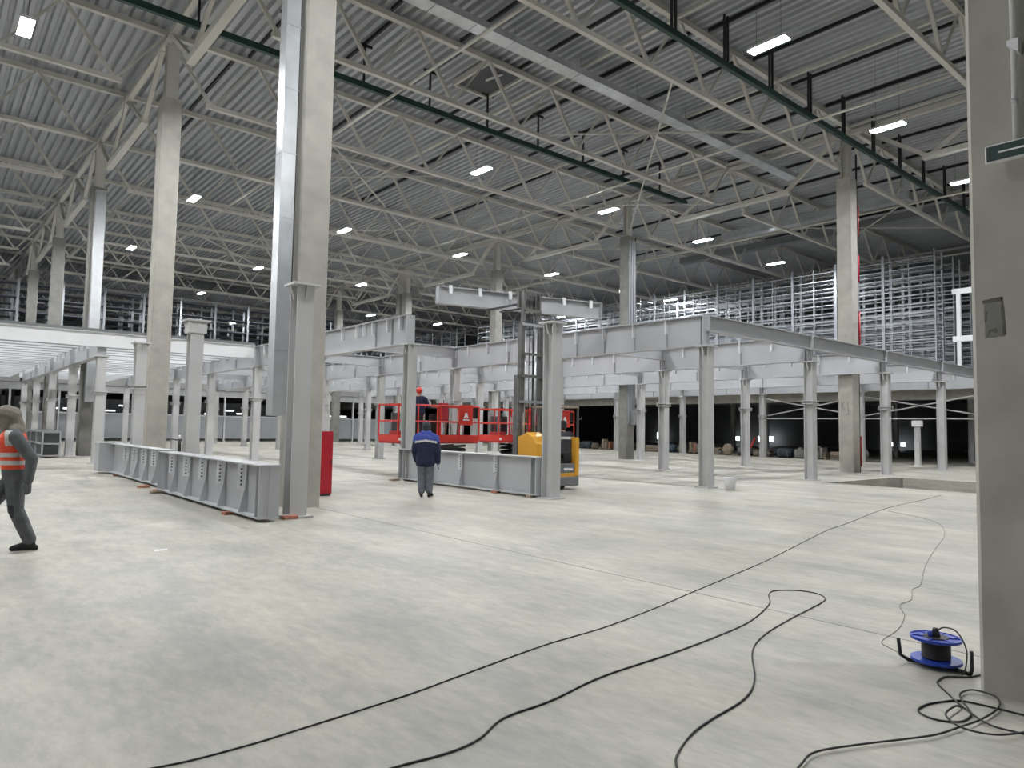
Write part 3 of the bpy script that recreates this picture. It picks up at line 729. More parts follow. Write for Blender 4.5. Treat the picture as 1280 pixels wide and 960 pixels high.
def figure(label, loc, rz, bones, override=None, voxel=0.0105, group=None):
    mb = MB()
    for b in bones: capsule(mb, *b[:4])
    me = mb.mesh('body', bones[0][4]); o = bpy.data.objects.new('tmp', me); col.objects.link(o)
    r = o.modifiers.new('r', 'REMESH'); r.mode = 'VOXEL'; r.voxel_size = voxel
    sm = o.modifiers.new('s', 'SMOOTH'); sm.factor = 0.5; sm.iterations = 2
    dg_ = bpy.context.evaluated_depsgraph_get()
    body = bpy.data.meshes.new_from_object(o.evaluated_get(dg_)); bpy.data.objects.remove(o)
    names = []
    for b in bones:
        if b[4] not in names: names.append(b[4])
    extra = ['reflective', 'hivis', 'royal_blue', 'work_dark', 'navy', 'helmet_red']
    for e in extra:
        if e not in names: names.append(e)
    body.materials.clear()
    for nme in names: body.materials.append(MATS[nme])
    segs = [(Vector(b[0]), Vector(b[1]), b[2], b[3], b[4]) for b in bones]
    vs = body.vertices
    for p in body.polygons:
        c = p.center; best, bm_ = 1e9, None
        for a, b2, r0, r1, m_ in segs:
            d = b2 - a; L = d.length_squared; t = 0 if L < 1e-9 else max(0, min(1, (c - a).dot(d) / L))
            q = (c - (a + d * t)).length - (r0 + (r1 - r0) * t)
            if q < best: best, bm_ = q, m_
        if override:
            x = override(c, bm_)
            if x: bm_ = x
        p.material_index = names.index(bm_); p.use_smooth = True
    body.name = 'person'
    ob = bpy.data.objects.new('person', body); col.objects.link(ob); ob.location = loc; ob.rotation_euler = (0, 0, rz)
    return tag(ob, label, 'person', group)
def leg_bones(hip, knee, ank, toe, m, shoe, r=(.095, .068, .055)):
    hip, knee, ank, toe = map(Vector, (hip, knee, ank, toe))
    return [(hip, hip.lerp(knee, .5), r[0], (r[0] + r[1]) / 2 + .006, m), (hip.lerp(knee, .5), knee, (r[0] + r[1]) / 2 + .006, r[1], m), (knee, knee.lerp(ank, .4), r[1], r[1] - .002, m), (knee.lerp(ank, .4), ank + (knee - ank) * .12, r[1] - .002, r[2], m),
            (ank, toe, .047, .036, shoe), (Vector((ank.x * 1.2 - toe.x * .2, ank.y * 1.25 - toe.y * .25, toe.z - .004)), toe, .036, .034, shoe)]
def arm_bones(sh, el, wr, m, r=(.075, .06, .045)):
    sh, el, wr = map(Vector, (sh, el, wr))
    return [(sh, el, r[0], r[1], m), (el, wr, r[1], r[2], m)]
def head_bones(c, look, m_face, tilt=0):
    """skull, jaw, nose, ears, eyes, mouth; look = horizontal facing direction"""
    c = Vector(c); l = Vector(look).normalized(); s = l.cross(Vector((0, 0, 1))).normalized(); u = Vector((0, 0, 1))
    return [(c + u * .03 - l * .015, c + u * .03 + l * .02, .088, .082, m_face), (c - u * .035 + l * .02, c - u * .055 + l * .045, .066, .05, m_face),
            (c + l * .09 + u * .012, c + l * .112 - u * .018, .010, .015, m_face),
            (c + s * .086 + u * .01, c + s * .09 - u * .02, .014, .011, m_face), (c - s * .086 + u * .01, c - s * .09 - u * .02, .014, .011, m_face),
            (c + l * .088 + s * .032 + u * .02, c + l * .09 + s * .032 + u * .02, .011, .011, 'work_dark'), (c + l * .088 - s * .032 + u * .02, c + l * .09 - s * .032 + u * .02, .011, .011, 'work_dark'),
            (c + l * .088 - s * .02 - u * .055, c + l * .088 + s * .02 - u * .055, .009, .009, 'brick_red')]

# -- walker in the orange vest (local: faces +y, z up)
J = 'work_grey'
B = []
lean = .05
B += [((-.085, 0, .93), (-.10, .02 + lean, 1.30), .135, .135, J), ((.085, 0, .93), (.10, .02 + lean, 1.30), .135, .135, J), ((0, -.02, .95), (0, .0 + lean, 1.32), .14, .15, J),
      ((-.17, lean, 1.38), (.17, lean, 1.38), .085, .085, J), ((0, lean, 1.40), (0, .09, 1.50), .09, .075, 'hood_cloth')]
B += leg_bones((-.09, 0, .90), (-.10, -.03, .50), (-.10, -.20, .095), (-.10, -.02, .042), J, 'black_rubber', (.105, .085, .075))      # left, trailing
B += leg_bones((.09, 0, .90), (.10, .26, .53), (.10, .36, .11), (.10, .55, .042), J, 'black_rubber', (.105, .085, .075))             # right, leading
B += arm_bones((-.22, lean - .05, 1.37), (-.26, -.17, 1.11), (-.27, -.15, .86), 'work_sleeve', (.08, .068, .052))
B += arm_bones((.22, lean, 1.37), (.28, .14, 1.13), (.26, .34, 1.0), 'work_sleeve', (.08, .068, .052))
B += hand_bones((-.27, -.15, .85), (0, .02, -1), (0, 1, 0), 'glove')
B += hand_bones((.26, .35, .99), (0, .6, -.5), (-.4, .3, .6), 'glove')
hc = Vector((0, .13, 1.585))
B += head_bones(hc, (0, 1, -.1), 'skin')
B += [(hc + Vector((0, -.045, .035)), hc + Vector((0, .0, .05)), .118, .112, 'hood_cloth'), (hc + Vector((0, -.05, -.08)), hc + Vector((0, -.03, 0)), .11, .11, 'hood_cloth'), (Vector((-.05, lean - .02, 1.45)), Vector((.05, lean - .02, 1.45)), .085, .085, 'hood_cloth'), (Vector((0, lean - .03, 1.45)), hc + Vector((0, -.06, 0)), .10, .11, 'hood_cloth')]
def vest(c, m):
    if m == J and .97 < c.z < 1.46:
        y = c.y - lean * (c.z - .93) / .4
        if .985 < c.z < 1.44:
            # waist line dips to the front, shoulder strap only at the top
            if c.z > 1.26 and -.03 < y < .06 and abs(c.x) > .06: return 'reflective'
            if 1.035 < c.z < 1.085 or 1.13 < c.z < 1.18: return 'reflective'
            return 'hivis'
    if m == J and .46 < c.z < .60 and abs(c.x) > .04 and c.y > .16: return 'work_dark'
    if m == J and .40 < c.z < .56 and c.x < 0 and c.y > -.02: return 'work_dark'
    return None
figure('person in a grey hood and orange reflective vest walking with one arm hanging', (0.95, 10.38, 0), math.radians(80), B, vest)

# -- man in the blue jacket, seen from behind
J = 'navy'; T = 'jeans'
B = []
B += [((-.075, 0, .78), (-.10, 0, 1.27), .145, .125, J), ((.075, 0, .78), (.10, 0, 1.27), .145, .125, J), ((0, 0, .80), (0, -.01, 1.30), .15, .14, J),
      ((-.16, 0, 1.35), (.16, 0, 1.35), .085, .085, J), ((-.06, -.01, 1.42), (.06, -.01, 1.42), .075, .075, 'royal_blue')]
B += leg_bones((-.085, 0, .84), (-.085, .02, .46), (-.075, -.03, .10), (-.10, .13, .04), T, 'black_rubber', (.11, .095, .08))
B += leg_bones((.085, 0, .84), (.095, .03, .46), (.095, -.01, .10), (.15, .14, .04), T, 'black_rubber', (.11, .095, .08))
B += arm_bones((-.21, 0, 1.32), (-.255, -.01, 1.03), (-.22, .12, .82), J, (.085, .075, .06))
B += arm_bones((.21, 0, 1.32), (.265, -.01, 1.03), (.275, .04, .78), J, (.085, .075, .06))
B += hand_bones((-.22, .13, .81), (0, .3, -1), (0, 1, .2), 'work_dark')
B += hand_bones((.275, .045, .77), (0, .1, -1), (0, 1, .1), 'work_dark')
hc = Vector((0, .04, 1.545))
B += head_bones(hc, (0, 1, -.1), 'skin')
B += [(hc + Vector((0, -.02, .045)), hc + Vector((0, .01, .055)), .102, .098, 'work_dark'), (hc + Vector((0, -.025, -.02)), hc + Vector((0, -.02, .03)), .095, .10, 'work_dark')]
def jacket(c, m):
    if m == J:
        yoke = 1.285 - abs(c.x) * .16
        if yoke < c.z: return 'royal_blue'
        if yoke - .045 < c.z <= yoke and abs(c.x) < .25: return 'reflective'
    return None
figure('person in a navy and royal blue work jacket and jeans standing by the floor girder', (8.78, 13.35, 0), math.atan2(-.60, .80) , B, jacket)

# -- worker on the red lift
B = []
B += [((-.08, 0, .9), (-.1, 0, 1.28), .14, .13, J), ((.08, 0, .9), (.1, 0, 1.28), .14, .13, J), ((-.17, 0, 1.36), (.17, 0, 1.36), .085, .085, J), ((0, 0, 1.38), (0, .01, 1.5), .06, .055, 'skin')]
B += leg_bones((-.09, 0, .88), (-.1, .02, .48), (-.1, 0, .09), (-.11, .14, .04), 'work_dark', 'black_rubber')
B += leg_bones((.09, 0, .88), (.1, .02, .48), (.1, 0, .09), (.11, .14, .04), 'work_dark', 'black_rubber')
B += arm_bones((-.24, 0, 1.33), (-.28, .16, 1.12), (-.18, .36, 1.12), J, (.08, .068, .05))
B += arm_bones((.24, 0, 1.33), (.3, .12, 1.1), (.24, .33, 1.12), J, (.08, .068, .05))
B += hand_bones((-.18, .37, 1.12), (0, 1, -.2), (.5, 0, .6), 'glove') + hand_bones((.24, .34, 1.12), (0, 1, -.2), (-.5, 0, .6), 'glove')
hc = Vector((0, .03, 1.57))
B += head_bones(hc, (0, 1, -.05), 'skin') + [(hc + Vector((0, -.01, .055)), hc + Vector((0, .01, .065)), .112, .108, 'helmet_red'), (hc + Vector((0, .07, .05)), hc + Vector((0, .12, .045)), .06, .03, 'helmet_red')]
figure('worker with a red helmet and dark jacket standing on the scissor lift', (12.72, 19.85, 1.142), math.radians(-60), B, None, .013)

# -- driver of the reach truck (seated sideways)
D = 'work_dark'
B = []
B += [((-.08, 0, .08), (-.1, .03, .48), .14, .14, D), ((.08, 0, .08), (.1, .03, .48), .14, .14, D), ((-.18, .03, .56), (.18, .03, .56), .085, .085, D), ((0, .03, .58), (0, .05, .70), .06, .055, 'skin')]
B += leg_bones((-.1, .05, .06), (-.13, .44, .12), (-.14, .74, -.09), (-.14, .86, -.14), D, 'black_rubber')
B += leg_bones((.1, .05, .06), (.13, .44, .12), (.14, .74, -.09), (.14, .86, -.14), D, 'black_rubber')
B += arm_bones((-.24, .03, .53), (-.3, .14, .28), (-.2, .38, .26), D, (.08, .065, .05)) + arm_bones((.24, .03, .53), (.3, .14, .28), (.22, .38, .28), D, (.08, .065, .05))
B += hand_bones((-.2, .39, .26), (.1, 1, -.1), (.5, 0, .6), 'glove') + hand_bones((.22, .39, .28), (-.1, 1, -.1), (-.5, 0, .6), 'glove')
hc = Vector((0, .06, .78))
B += head_bones(hc, (0, 1, 0), 'skin') + [(hc + Vector((0, -.02, .05)), hc + Vector((0, .0, .055)), .105, .10, 'work_dark'), (hc + Vector((0, -.03, -.02)), hc + Vector((0, -.02, .03)), .095, .10, 'work_dark')]
def drv(c, m):
    if m == D and .44 < c.z < .5 and c.y < .1 and abs(c.x) < .3: return 'reflective'
figure('driver in dark clothes seated in the reach truck', (13.04, 13.28, 0.87), math.radians(-15), B, drv, .013)

# ================================================================== REACH TRUCK
rt = thing('reach_truck', 'yellow and grey reach truck with a tall dark mast lifting the pale beam', 'truck', (12.73, 13.75, 0))
box(-.62, .62, -.75, .42, .10, .34).build('base', 'truck_grey', rt, bevel=.03)
box(-.62, .62, -.72, .40, .34, .43).build('yellow_band', 'truck_yellow', rt, bevel=.008)
box(-.60, .50, -.70, .36, .43, .68).build('compartment', 'truck_grey', rt, bevel=.01)
box(.1, .42, -.712, -.70, .5, .56).build('type_plate', 'plate_white', rt)
box(.50, .62, -.75, -.05, .34, 1.36).build('side_panel', 'truck_yellow', rt, bevel=.03)
MB().prism([(-.42, .66), (-.42, 1.18), (-.28, 1.36), (-.02, 1.48), (.10, 1.40), (.30, 1.36), (.30, .66)], 'x', -.62, -.14).build('battery_hood', 'truck_yellow', rt, bevel=.02)
st_ = box(.02, .48, -.62, -.12, .68, .80).build('seat', 'black', rt, bevel=.03)
box(.12, .40, -.70, -.64, .75, .98).build('seat_back', 'black', st_, bevel=.03)
gd = box(-.1, .62, -.72, .35, 2.12, 2.17).build('guard_roof', 'timber', rt, bevel=.01)
for i in range(5): box(-.08 + i * .15, -.04 + i * .15, -.70, .33, 2.17, 2.19).build('guard_bar', 'mast_steel', gd)
for px, py in ((.59, -.70), (.59, .32), (-.07, .32)): box(px - .022, px + .022, py - .022, py + .022, .6, 2.12).build('guard_post', 'mast_steel', rt)
MB().tube([(.62, -.7, 1.82), (.70, -.72, 1.85), (.72, -.72, 1.9)], .02, 6).build('mirror', 'black', rt)
MB().cyl((.14, .2, .7), (.02, .12, 1.1), .02, 8).build('steering_column', 'black', rt)
wb_ = [(.02 + .15 * math.cos(a * math.pi / 8), .12 + .13 * math.sin(a * math.pi / 8), 1.1 + .03 * math.sin(a * math.pi / 8)) for a in range(16)]
MB().tube(wb_, .016, 6, closed=True).build('steering_wheel', 'black', rt, smooth=True)
for sx in (-.56, .56):
    box(sx - .06, sx + .06, .40, 1.75, .09, .27).build('straddle_leg', 'truck_grey', rt, bevel=.015)
    MB().cyl((sx - .05, 1.62, .14), (sx + .05, 1.62, .14), .14, 18).build('load_wheel', 'black_rubber', rt, smooth=True)
MB().cyl((.05, -.5, .17), (.2, -.5, .17), .17, 20).build('drive_wheel', 'black_rubber', rt, smooth=True)
MB().cyl((-.45, -.45, .10), (-.35, -.45, .10), .10, 16).build('castor_wheel', 'black_rubber', rt, smooth=True)
ms = MB()
for sx in (-1, 1): ms.box(sx * .46 - .05, sx * .46 + .05, .46, .64, .12, 3.0)
ms.build('outer_mast', 'mast_steel', rt)
ms = MB()
for sx in (-1, 1): ms.box(sx * .37 - .035, sx * .37 + .035, .48, .62, .9, 4.4)
ms.build('middle_mast', 'mast_steel', rt)
ms = MB()
for sx in (-1, 1): ms.box(sx * .29 - .03, sx * .29 + .03, .49, .61, 2.0, 5.32)
ms.build('inner_mast', 'mast_steel', rt)
for z, hw, m_ in ((1.25, .46, 'mast_steel'), (2.25, .46, 'galvanised'), (2.95, .46, 'mast_steel'), (3.55, .37, 'mast_steel'), (4.35, .37, 'galvanised'), (4.75, .29, 'mast_steel'), (5.27, .29, 'mast_steel')):
    box(-hw, hw, .44, .50, z, z + .07).build('cross_member', m_, rt)
for sx in (-.2, .2): MB().cyl((sx, .56, .3), (sx, .56, 4.3), .03, 10).build('lift_cylinder', 'galvanised', rt, smooth=True)
for sx in (-.07, .06, .11): MB().cyl((sx, .53, 1.5), (sx, .53, 5.2), .012, 6).build('lift_chain', 'black', rt)
MB().tube([(.02, .48, 1.3), (.0, .46, 2.3), (.03, .47, 3.4), (.0, .48, 4.7)], .017, 8).build('hydraulic_hose', 'black_rubber', rt)
ca = box(-.36, .36, .66, .74, 4.86, 5.32).build('fork_carriage', 'mast_steel', rt)
for sx in (-.3, .22):
    MB().box(sx, sx + .08, .74, .79, 4.95, 5.3).box(sx, sx + .08, .74, 2.2, 4.955, 4.998).build('fork', 'dark_steel', ca)

# ================================================================== SCISSOR LIFTS
def emblem(parent, x, y, z, s):
    e = MB()
    e.tube([(x + s * .0 + s * .13 * math.cos(a * math.pi / 6), y, z + s * .62 + s * .13 * math.sin(a * math.pi / 6)) for a in range(12)], .001, 3, closed=True)
    poly = [(x - s * .13, z + s * .75), (x + s * .13, z + s * .75), (x + s * .16, z + s * .55), (x + s * .30, z + s * .25), (x + s * .12, z + s * .25), (x, z + s * .42), (x - s * .12, z + s * .25), (x - s * .30, z + s * .25), (x - s * .16, z + s * .55)]
    e.prism(poly, 'y', y - .004, y); e.prism([(x - s * .42, z), (x + s * .42, z), (x + s * .36, z + s * .13), (x - s * .36, z + s * .13)], 'y', y - .004, y)
    e.build('emblem', 'plate_white', parent)
def scissor_lift(x, y, label, rz=0, L=3.2):
    t = thing('scissor_lift', label, 'lift', (x, y, 0), rz)
    W, P = 1.2, 1.02
    box(1.0, L - .3, .12, W - .12, .16, .62).build('chassis', 'dark_steel', t, bevel=.02)
    for wx in (1.3, L - .6):
        for wy in (.02, W - .14): MB().cyl((wx, wy, .2), (wx, wy + .12, .2), .2, 18).build('wheel', 'black_rubber', t, smooth=True)
    for wy in (.25, W - .25):
        for i in range(3):
            z0 = .52 + i * .15
            MB().bar((.9, wy, z0), (L - .35, wy, z0 + .12), .05, .08).build('scissor_arm', 'dark_steel', t)
            MB().bar((.9, wy + .06, z0 + .12), (L - .35, wy + .06, z0), .05, .08).build('scissor_arm', 'dark_steel', t)
    box(0, L, 0, W, P, P + .12).build('platform_deck', 'lift_dark_red', t, bevel=.01)
    for a in ((0, L, -.012, 0.01), (0, L, W - .01, W + .012)): box(*a, P + .06, P + .28).build('toe_board', 'lift_red', t)
    for a in ((-.012, .01, 0, W), (L - .01, L + .012, 0, W)): box(*a, P + .06, P + .28).build('toe_board', 'lift_red', t)
    ZT = P + 1.25
    for z in (ZT, P + .72):
        MB().tube([(0, 0, z), (L, 0, z), (L, W, z), (0, W, z)], .026, 8, closed=True).build('guard_rail', 'lift_red', t)
    for px in (0, .75, 1.5, 1.62, 2.4, L):
        for py in (0, W): MB().cyl((px, py, P + .1), (px, py, ZT), .024, 8).build('guard_post', 'lift_red', t)
    pn = box(L - .85, L - .28, -.045, -.026, P + .62, ZT + .05).build('name_panel', 'lift_red', t, bevel=.01)
    emblem(pn, L - .565, -.046, P + .78, .34)
    box(L - .25, L + .1, .05, .55, P + .85, ZT + .04).build('tool_bag', 'black', t, bevel=.05)
    cb = box(1.66, 1.95, .02, .22, P + .75, ZT + .1).build('control_box', 'lift_dark_red', t, bevel=.02)
    MB().cyl((1.8, .1, ZT + .1), (1.8, .1, ZT + .2), .015, 8).build('joystick', 'black', cb)
    for i, px in enumerate((2.0, 2.12, 2.3, 2.62, 2.8)):
        MB().cyl((px, .35 + .1 * (i % 2), P + .12), (px + .05, .45, P + .98 - .06 * i), .035, 8).build('stored_tube', ('galvanised', 'timber')[i % 2], t)
    MB().box(.1, .5, .2, .7, P + .12, P + .4).build('tool_box', 'lift_dark_red', t, bevel=.01)
    for i in range(4): box(L * .15 + i * .5, L * .15 + i * .5 + .3, W - .02, W + .05, P + .3, P + 1.0).build('hung_panel', ('work_grey' if 'work_grey' in MATS else 'black', 'black', 'galvanised', 'black')[i], t)
    box(.02, .12, -.03, .0, P + .1, P + .18).build('warning_sticker', 'plate_white', t)
    return t
scissor_lift(11.62, 19.3, 'red scissor lift carrying the worker with the red helmet')
scissor_lift(16.55, 20.3, 'red scissor lift with nobody aboard behind the reach truck mast', 0, 3.95)

# ================================================================== SMALL OBJECTS
rc = thing('fire_cabinet', 'tall narrow red cabinet standing beside the concrete column', 'cabinet', (6.8, 14.65, 0))
box(0, .36, 0, .24, .04, 1.43).build('body', 'red_paint', rc, bevel=.004)
box(.01, .35, -.012, 0, .06, 1.41).build('door', 'red_paint', rc, bevel=.003)
box(.02, .34, .02, .22, 0, .04).build('plinth', 'dark_steel', rc)
MB().cyl((.32, -.03, .7), (.32, -.03, .8), .01, 8).build('handle', 'dark_steel', rc)
pl = thing('pail', 'white plastic pail standing alone on the floor', 'pail', (16.86, 10.75, 0))
MB().tube([(0, 0, 0), (0, 0, .30), (0, 0, .32)], [.125, .145, .15], 20).build('body', 'plate_white', pl, smooth=True)
MB().tube([(0, 0, .315), (0, 0, .335)], .153, 20).build('lid', 'white_paint', pl, smooth=True)
MB().tube([(.15 * math.cos(a), -.1 - .03 * math.sin(a), .30 - .13 * math.sin(a)) for a in [i * math.pi / 8 for i in range(9)]], .004, 5).build('handle', 'galvanised', pl)
pp = thing('stub_post', 'short pale post with a box head standing beyond the pit', 'post', (38.6, 13.9, 0))
box(-.11, .11, -.11, .11, .02, 2.0).build('shaft', 'column_grey', pp)
box(-.2, .2, -.2, .2, 0, .02).build('base_plate', 'column_grey', pp)
box(-.2, .2, -.2, .2, 2.0, 2.3).build('head', 'plate_white', pp, bevel=.02)
hs = thing('hose_hoop', 'black floor stand with a wire hoop behind the long floor girders', 'stand', (9.9, 36.9, 0))
MB().cyl((0, 0, 0), (0, 0, .75), .07, 12).build('post', 'black', hs, smooth=True)
MB().tube([(.6 * math.cos(a * math.pi / 12), .6 * math.sin(a * math.pi / 12), .72 + .03 * math.sin(a)) for a in range(24)], .02, 6, closed=True).build('hoop', 'dark_steel', hs, smooth=True)
MB().bar((-.6, 0, .72), (.6, 0, .72), .02, .02).build('spoke', 'dark_steel', hs)
MB().cyl((0, 0, .75), (0, 0, .95), .05, 10).build('cap', 'plate_white', hs, smooth=True)
tag(MB().prism([(-.08, -.05), (.07, -.06), (.09, .04), (-.05, .06)], 'z', 0.0, .004).build('paper_scrap', 'paper', None, (2.37, 9.45, 0)), 'white scrap of paper lying on the open floor', 'paper')
tag(box(-.1, .1, -.06, .06, 0, .03).build('plaster_chunk', 'paper', None, (3.75, 22.3, 0), .3, bevel=.01), 'small white lump near the box shaped girder end', 'rubble')
# steel stillage by the left columns
sl = thing('stillage', 'two tier steel stillage with dark panels beside the left columns', 'crate', (4.05, 35.0, 0))
for px in (0, .62):
    for py in (0, 2.0, 4.0, 5.6): box(px - .03, px + .03, py - .03, py + .03, 0, 1.1).build('post', 'galvanised', sl)
for z in (.05, .55, 1.06):
    for px in (0, .62): box(px - .03, px + .03, 0, 5.6, z, z + .06).build('rail', 'galvanised', sl)
    for py in (0, 2.0, 4.0, 5.6): box(0, .62, py - .03, py + .03, z, z + .06).build('rail', 'galvanised', sl)
for z in (.12, .62):
    for py in (.04, 2.04, 4.04): box(.02, .6, py, py + 1.9 if py < 4 else py + 1.5, z, z + .4).build('panel_stack', 'dark_steel', sl)
for i, (x, y, lx) in enumerate(((4.9, 33.2, 0), (5.05, 31.6, .02))):
    pass
# debris heaps along the rack platform
kinds = ['bag', 'pallet', 'bundle', 'roll', 'machine']
LBL = {'bag': ('lumpy grey sack in the row of materials before the dark storage', 'sack'), 'pallet': ('loaded timber pallet in the row of materials before the dark storage', 'pallet'),
       'bundle': ('bundle of brown boards in the row of materials before the dark storage', 'boards'), 'roll': ('dark tarpaulin roll in the row of materials before the dark storage', 'roll'),
       'machine': ('wheeled floor machine with a red handle in the row of materials', 'machine')}
rnd = random.Random(5)
def sack(sx, sy, sz):
    bm = bmesh.new(); bmesh.ops.create_icosphere(bm, subdivisions=2, radius=1)
    for v in bm.verts:
        k = 1 + rnd.uniform(-.14, .14); v.co = Vector((v.co.x * sx * k, v.co.y * sy * k, max(0, (v.co.z * k + .75) / 1.75 * sz)))
    me = bpy.data.meshes.new('sack'); bm.to_mesh(me); bm.free(); return me
y = 17.6; i = 0
while y < 43.5 and i < 23:
    kd = ['bag', 'bundle', 'pallet', 'bag', 'roll', 'bundle', 'machine'][i % 7] if i % 7 != 6 or i in (6, 20) else 'bag'
    x = 41.72 + .25 * (kd != 'bag') + rnd.uniform(0, .15); w_ = rnd.uniform(.45, .75)
    half = .45 if kd == 'bag' else .68
    y += half
    lab, cat = LBL[kd]; lab = lab.split(' in the row')[0] + ', ' + ORD[i] + ' item of the material row from the pit'; grp = 'materials stored before the dark storage'
    if kd == 'bag':
        me = sack(.35, .37, rnd.uniform(.5, .9)); me.materials.append(MATS[rnd.choice(['debris_grey', 'debris_brown', 'debris_brown', 'timber'])])
        tag(link('sack', me, None, (x, y, 0)), lab, cat, grp)
    elif kd == 'pallet':
        t = thing('pallet', lab, cat, (x, y, 0), 0, grp)
        for a_ in (-.5, 0, .5): box(-.4, .4, a_ - .05, a_ + .05, 0, .1).build('bearer', 'timber', t)
        for b_ in range(5): box(-.4 + b_ * .17, -.3 + b_ * .17, -.6, .6, .1, .13).build('board', 'timber', t)
        for q in range(5): box(-.35 + .02 * q, .3, -.5 + .2 * q, -.34 + .2 * q, .13, .13 + rnd.uniform(.3, .7)).build('load', rnd.choice(['debris_brown', 'debris_grey', 'brick_red', 'timber']), t, bevel=.02)
    elif kd == 'bundle':
        t = thing('board_bundle', lab, cat, (x, y, 0), rnd.uniform(-.1, .1), grp)
        for r_ in range(5):
            for q in range(2): box(-.35 + q * .36, -.02 + q * .36, -.6 + rnd.uniform(-.1, .1), .6, r_ * .1, r_ * .1 + .09).build('board', rnd.choice(['timber', 'debris_brown', 'debris_grey']), t)
    elif kd == 'roll':
        t = thing('tarpaulin_roll', lab, cat, (x, y, 0), 0, grp)
        MB().tube([(0, -.55, .3), (0, -.2, .32), (0, .2, .30), (0, .55, .3)], [.26, .3, .29, .25], 14).build('roll', 'tarp', t, smooth=True)
        for q in (-.3, .3): MB().cyl((0, q - .02, .3), (0, q + .02, .3), .31, 14).build('strap', 'debris_grey', t)
    else:
        t = thing('floor_machine', lab, cat, (x, y, 0), 0, grp)
        box(-.3, .3, -.4, .4, .12, .55).build('housing', 'debris_grey', t, bevel=.06)
        for wx in (-.3, .24):
            for wy in (-.3, .3): MB().cyl((wx, wy, .13), (wx + .06, wy, .13), .13, 12).build('wheel', 'black_rubber', t, smooth=True)
        MB().tube([(0, -.35, .5), (0, -.55, .9), (0, -.75, 1.25)], .05, 8).build('handle', 'lift_red', t)
    y += half + .03; i += 1

# ---- cable reel
cr = thing('cable_reel', 'blue cable reel with black wound cable lying flat by the near concrete column', 'reel', (5.42, 1.86, 0), 0)
def ringy(z0, z1, r0, r1, n=36):
    b_ = MB(); k_ = 0
    for r_, z_ in ((r0, z0), (r1, z0), (r1, z1), (r0, z1)):
        b_.v += [(r_ * math.cos(2 * math.pi * q / n), r_ * math.sin(2 * math.pi * q / n), z_) for q in range(n)]
    for a_ in range(4):
        c_ = (a_ + 1) % 4
        for q in range(n):
            p_ = (q + 1) % n; b_.f.append((a_ * n + q, a_ * n + p_, c_ * n + p_, c_ * n + q))
    return b_
f1 = ringy(.040, .052, .025, .155).build('lower_flange', 'reel_blue', cr); f2 = ringy(.180, .192, .025, .155).build('upper_flange', 'reel_blue', cr)
for f_, z_ in ((f1, .036), (f2, .192)):
    ringy(z_, z_ + .006, .146, .157).build('rim', 'reel_blue', f_)
    for q in range(6):
        a_ = q * math.pi / 3
        MB().bar((.05 * math.cos(a_), .05 * math.sin(a_), z_ + .004), (.145 * math.cos(a_), .145 * math.sin(a_), z_ + .004), .012, .008).build('rib', 'reel_blue', f_)
hel = []
for q in range(0, 12 * 24):
    a_ = q * 2 * math.pi / 24; hel.append((.083 * math.cos(a_), .083 * math.sin(a_), .058 + .118 * q / (12 * 24)))
MB().tube(hel, .0065, 6).build('wound_cable', 'cable_black', cr, smooth=True)
MB().cyl((0, 0, .03), (0, 0, .20), .077, 24).build('drum', 'cable_black', cr, smooth=True)
MB().tube([(0, 0, .19), (0, 0, .215), (0, 0, .24), (0, 0, .255)], [.032, .026, .02, .016], 14).build('plug', 'black_rubber', cr, smooth=True)
MB().cyl((-.03, .02, .19), (-.035, .03, .235), .014, 10).build('crank_knob', 'reel_blue', cr, smooth=True)
MB().tube([(-.11, .20, .16), (-.105, .19, .05), (-.075, .15, .018), (.0, .0, .016), (-.04, -.15, .016), (-.07, -.225, .018)], .013, 8).build('stand_tube', 'black', cr, smooth=True)
MB().tube([(-.07, -.225, .018), (-.072, -.235, .05), (-.072, -.235, .17)], .012, 8).build('stand_tube', 'black', cr, smooth=True)

# ---- loose cables on the floor
def smooth3(pts, n=6):
    P = [Vector(p) for p in pts]; out = []
    for i in range(len(P) - 1):
        p0, p1, p2, p3 = P[max(i - 1, 0)], P[i], P[i + 1], P[min(i + 2, len(P) - 1)]
        for k in range(n):
            t = k / n; out.append(.5 * ((2 * p1) + (p2 - p0) * t + (2 * p0 - 5 * p1 + 4 * p2 - p3) * t * t + (3 * p1 - p0 - 3 * p2 + p3) * t ** 3))
    out.append(P[-1]); return out
MB().tube(smooth3([(.0, .0, .225), (.03, -.04, .262), (.03, -.12, .25), (-.02, -.19, .16), (-.07, -.20, .06), (-.10, -.19, .012)]), .005, 8).build('plug_lead', 'cable_black', cr, smooth=True)
CB = {}
CB['A'] = [(0.35, 3.73), (0.92, 3.55), (1.29, 3.52), (1.60, 3.54), (1.96, 3.57), (2.35, 3.61), (2.82, 3.69), (3.57, 3.81), (4.26, 3.86), (5.04, 3.99), (5.78, 4.15), (7.02, 4.41), (8.28, 4.69), (11.18, 5.43), (12.65, 5.71), (16.03, 6.38), (18.81, 6.66), (20.77, 6.92)]
CB['B'] = [(1.45, 2.90), (1.79, 2.88), (2.05, 2.85), (2.26, 2.88), (2.52, 3.00), (2.89, 3.02), (3.44, 3.11), (4.26, 3.13), (5.10, 3.20), (5.55, 3.29), (6.08, 3.47), (6.40, 3.66), (6.62, 3.71), (6.82, 3.56), (6.82, 3.36), (6.63, 3.22), (6.23, 3.15), (5.67, 3.07), (5.10, 2.96), (4.67, 2.80), (4.16, 2.48), (3.81, 2.34), (3.41, 2.29), (3.18, 2.25), (2.93, 2.16), (2.82, 2.09), (2.71, 1.98)]
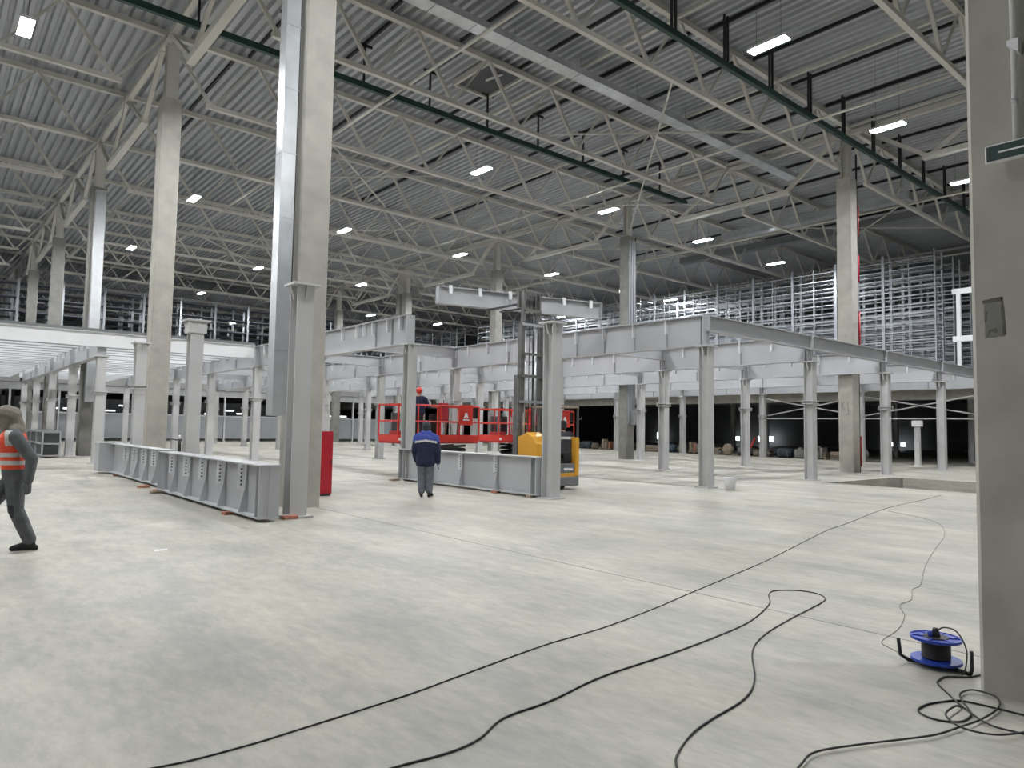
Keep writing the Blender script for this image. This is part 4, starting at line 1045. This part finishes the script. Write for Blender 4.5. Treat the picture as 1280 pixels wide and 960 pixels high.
CB['C'] = [(3.03, 1.66), (3.27, 1.71), (3.45, 1.73), (3.69, 1.64), (3.99, 1.50), (4.16, 1.43), (4.35, 1.39), (4.57, 1.35), (4.81, 1.34), (4.97, 1.37), (5.05, 1.43), (5.05, 1.53), (4.94, 1.56), (4.83, 1.53), (4.71, 1.46), (4.60, 1.39), (4.52, 1.28), (4.53, 1.14), (4.54, 0.98)]
CB['D'] = [(4.89, 1.16), (4.87, 1.23), (4.85, 1.43), (4.82, 1.53), (4.74, 1.58), (4.60, 1.63), (4.46, 1.63), (4.40, 1.56), (4.41, 1.48), (4.48, 1.42), (4.58, 1.41), (4.66, 1.43), (4.75, 1.51), (4.88, 1.61), (5.03, 1.72), (5.13, 1.74), (5.22, 1.73), (5.33, 1.64), (5.48, 1.60), (5.75, 1.58), (6.1, 1.6)]
CB['E'] = [(4.71, 1.49), (4.56, 1.50), (4.44, 1.48), (4.34, 1.39), (4.33, 1.30), (4.39, 1.21), (4.57, 1.12)]
CB['F'] = [(15.36, 6.12), (14.75, 5.29), (13.89, 4.66), (12.41, 4.11), (11.00, 3.75), (9.42, 3.33), (8.17, 2.94), (7.85, 2.90), (7.35, 2.73), (7.03, 2.71), (6.66, 2.53), (6.16, 2.39), (5.70, 2.33), (5.56, 2.20), (5.45, 2.05)]
def spline(pts, n=6):
    P = [Vector((*p, 0)) for p in pts]; out = []
    for i in range(len(P) - 1):
        p0, p1, p2, p3 = P[max(i - 1, 0)], P[i], P[i + 1], P[min(i + 2, len(P) - 1)]
        for k in range(n):
            t = k / n; out.append(.5 * ((2 * p1) + (p2 - p0) * t + (2 * p0 - 5 * p1 + 4 * p2 - p3) * t * t + (3 * p1 - p0 - 3 * p2 + p3) * t ** 3))
    out.append(P[-1]); return out
for k, r_, m_, dz, lab in (('A', .0045, 'cable_black', 0, 'long thin black cable running from the pit across the open floor'), ('B', .0056, 'cable_black', 0, 'black cable bent into a narrow loop on the open floor'),
                       ('C', .0056, 'cable_black', .011, 'black cable curling past the base of the near concrete column'), ('D', .0056, 'cable_black', 0, 'black cable coiled in front of the blue reel'),
                       ('E', .0056, 'cable_black', .022, 'short black cable loop lying over the coils by the reel'), ('F', .003, 'cable_grey', 0, 'thin wavy grey lead running from the reel toward the pit')):
    pts = [(p.x, p.y, r_ + dz * min(1, .35 * i)) for i, p in enumerate(spline(CB[k]))]
    tag(MB().tube(pts, r_, 8).build('floor_cable', m_, smooth=True), lab, 'cable')
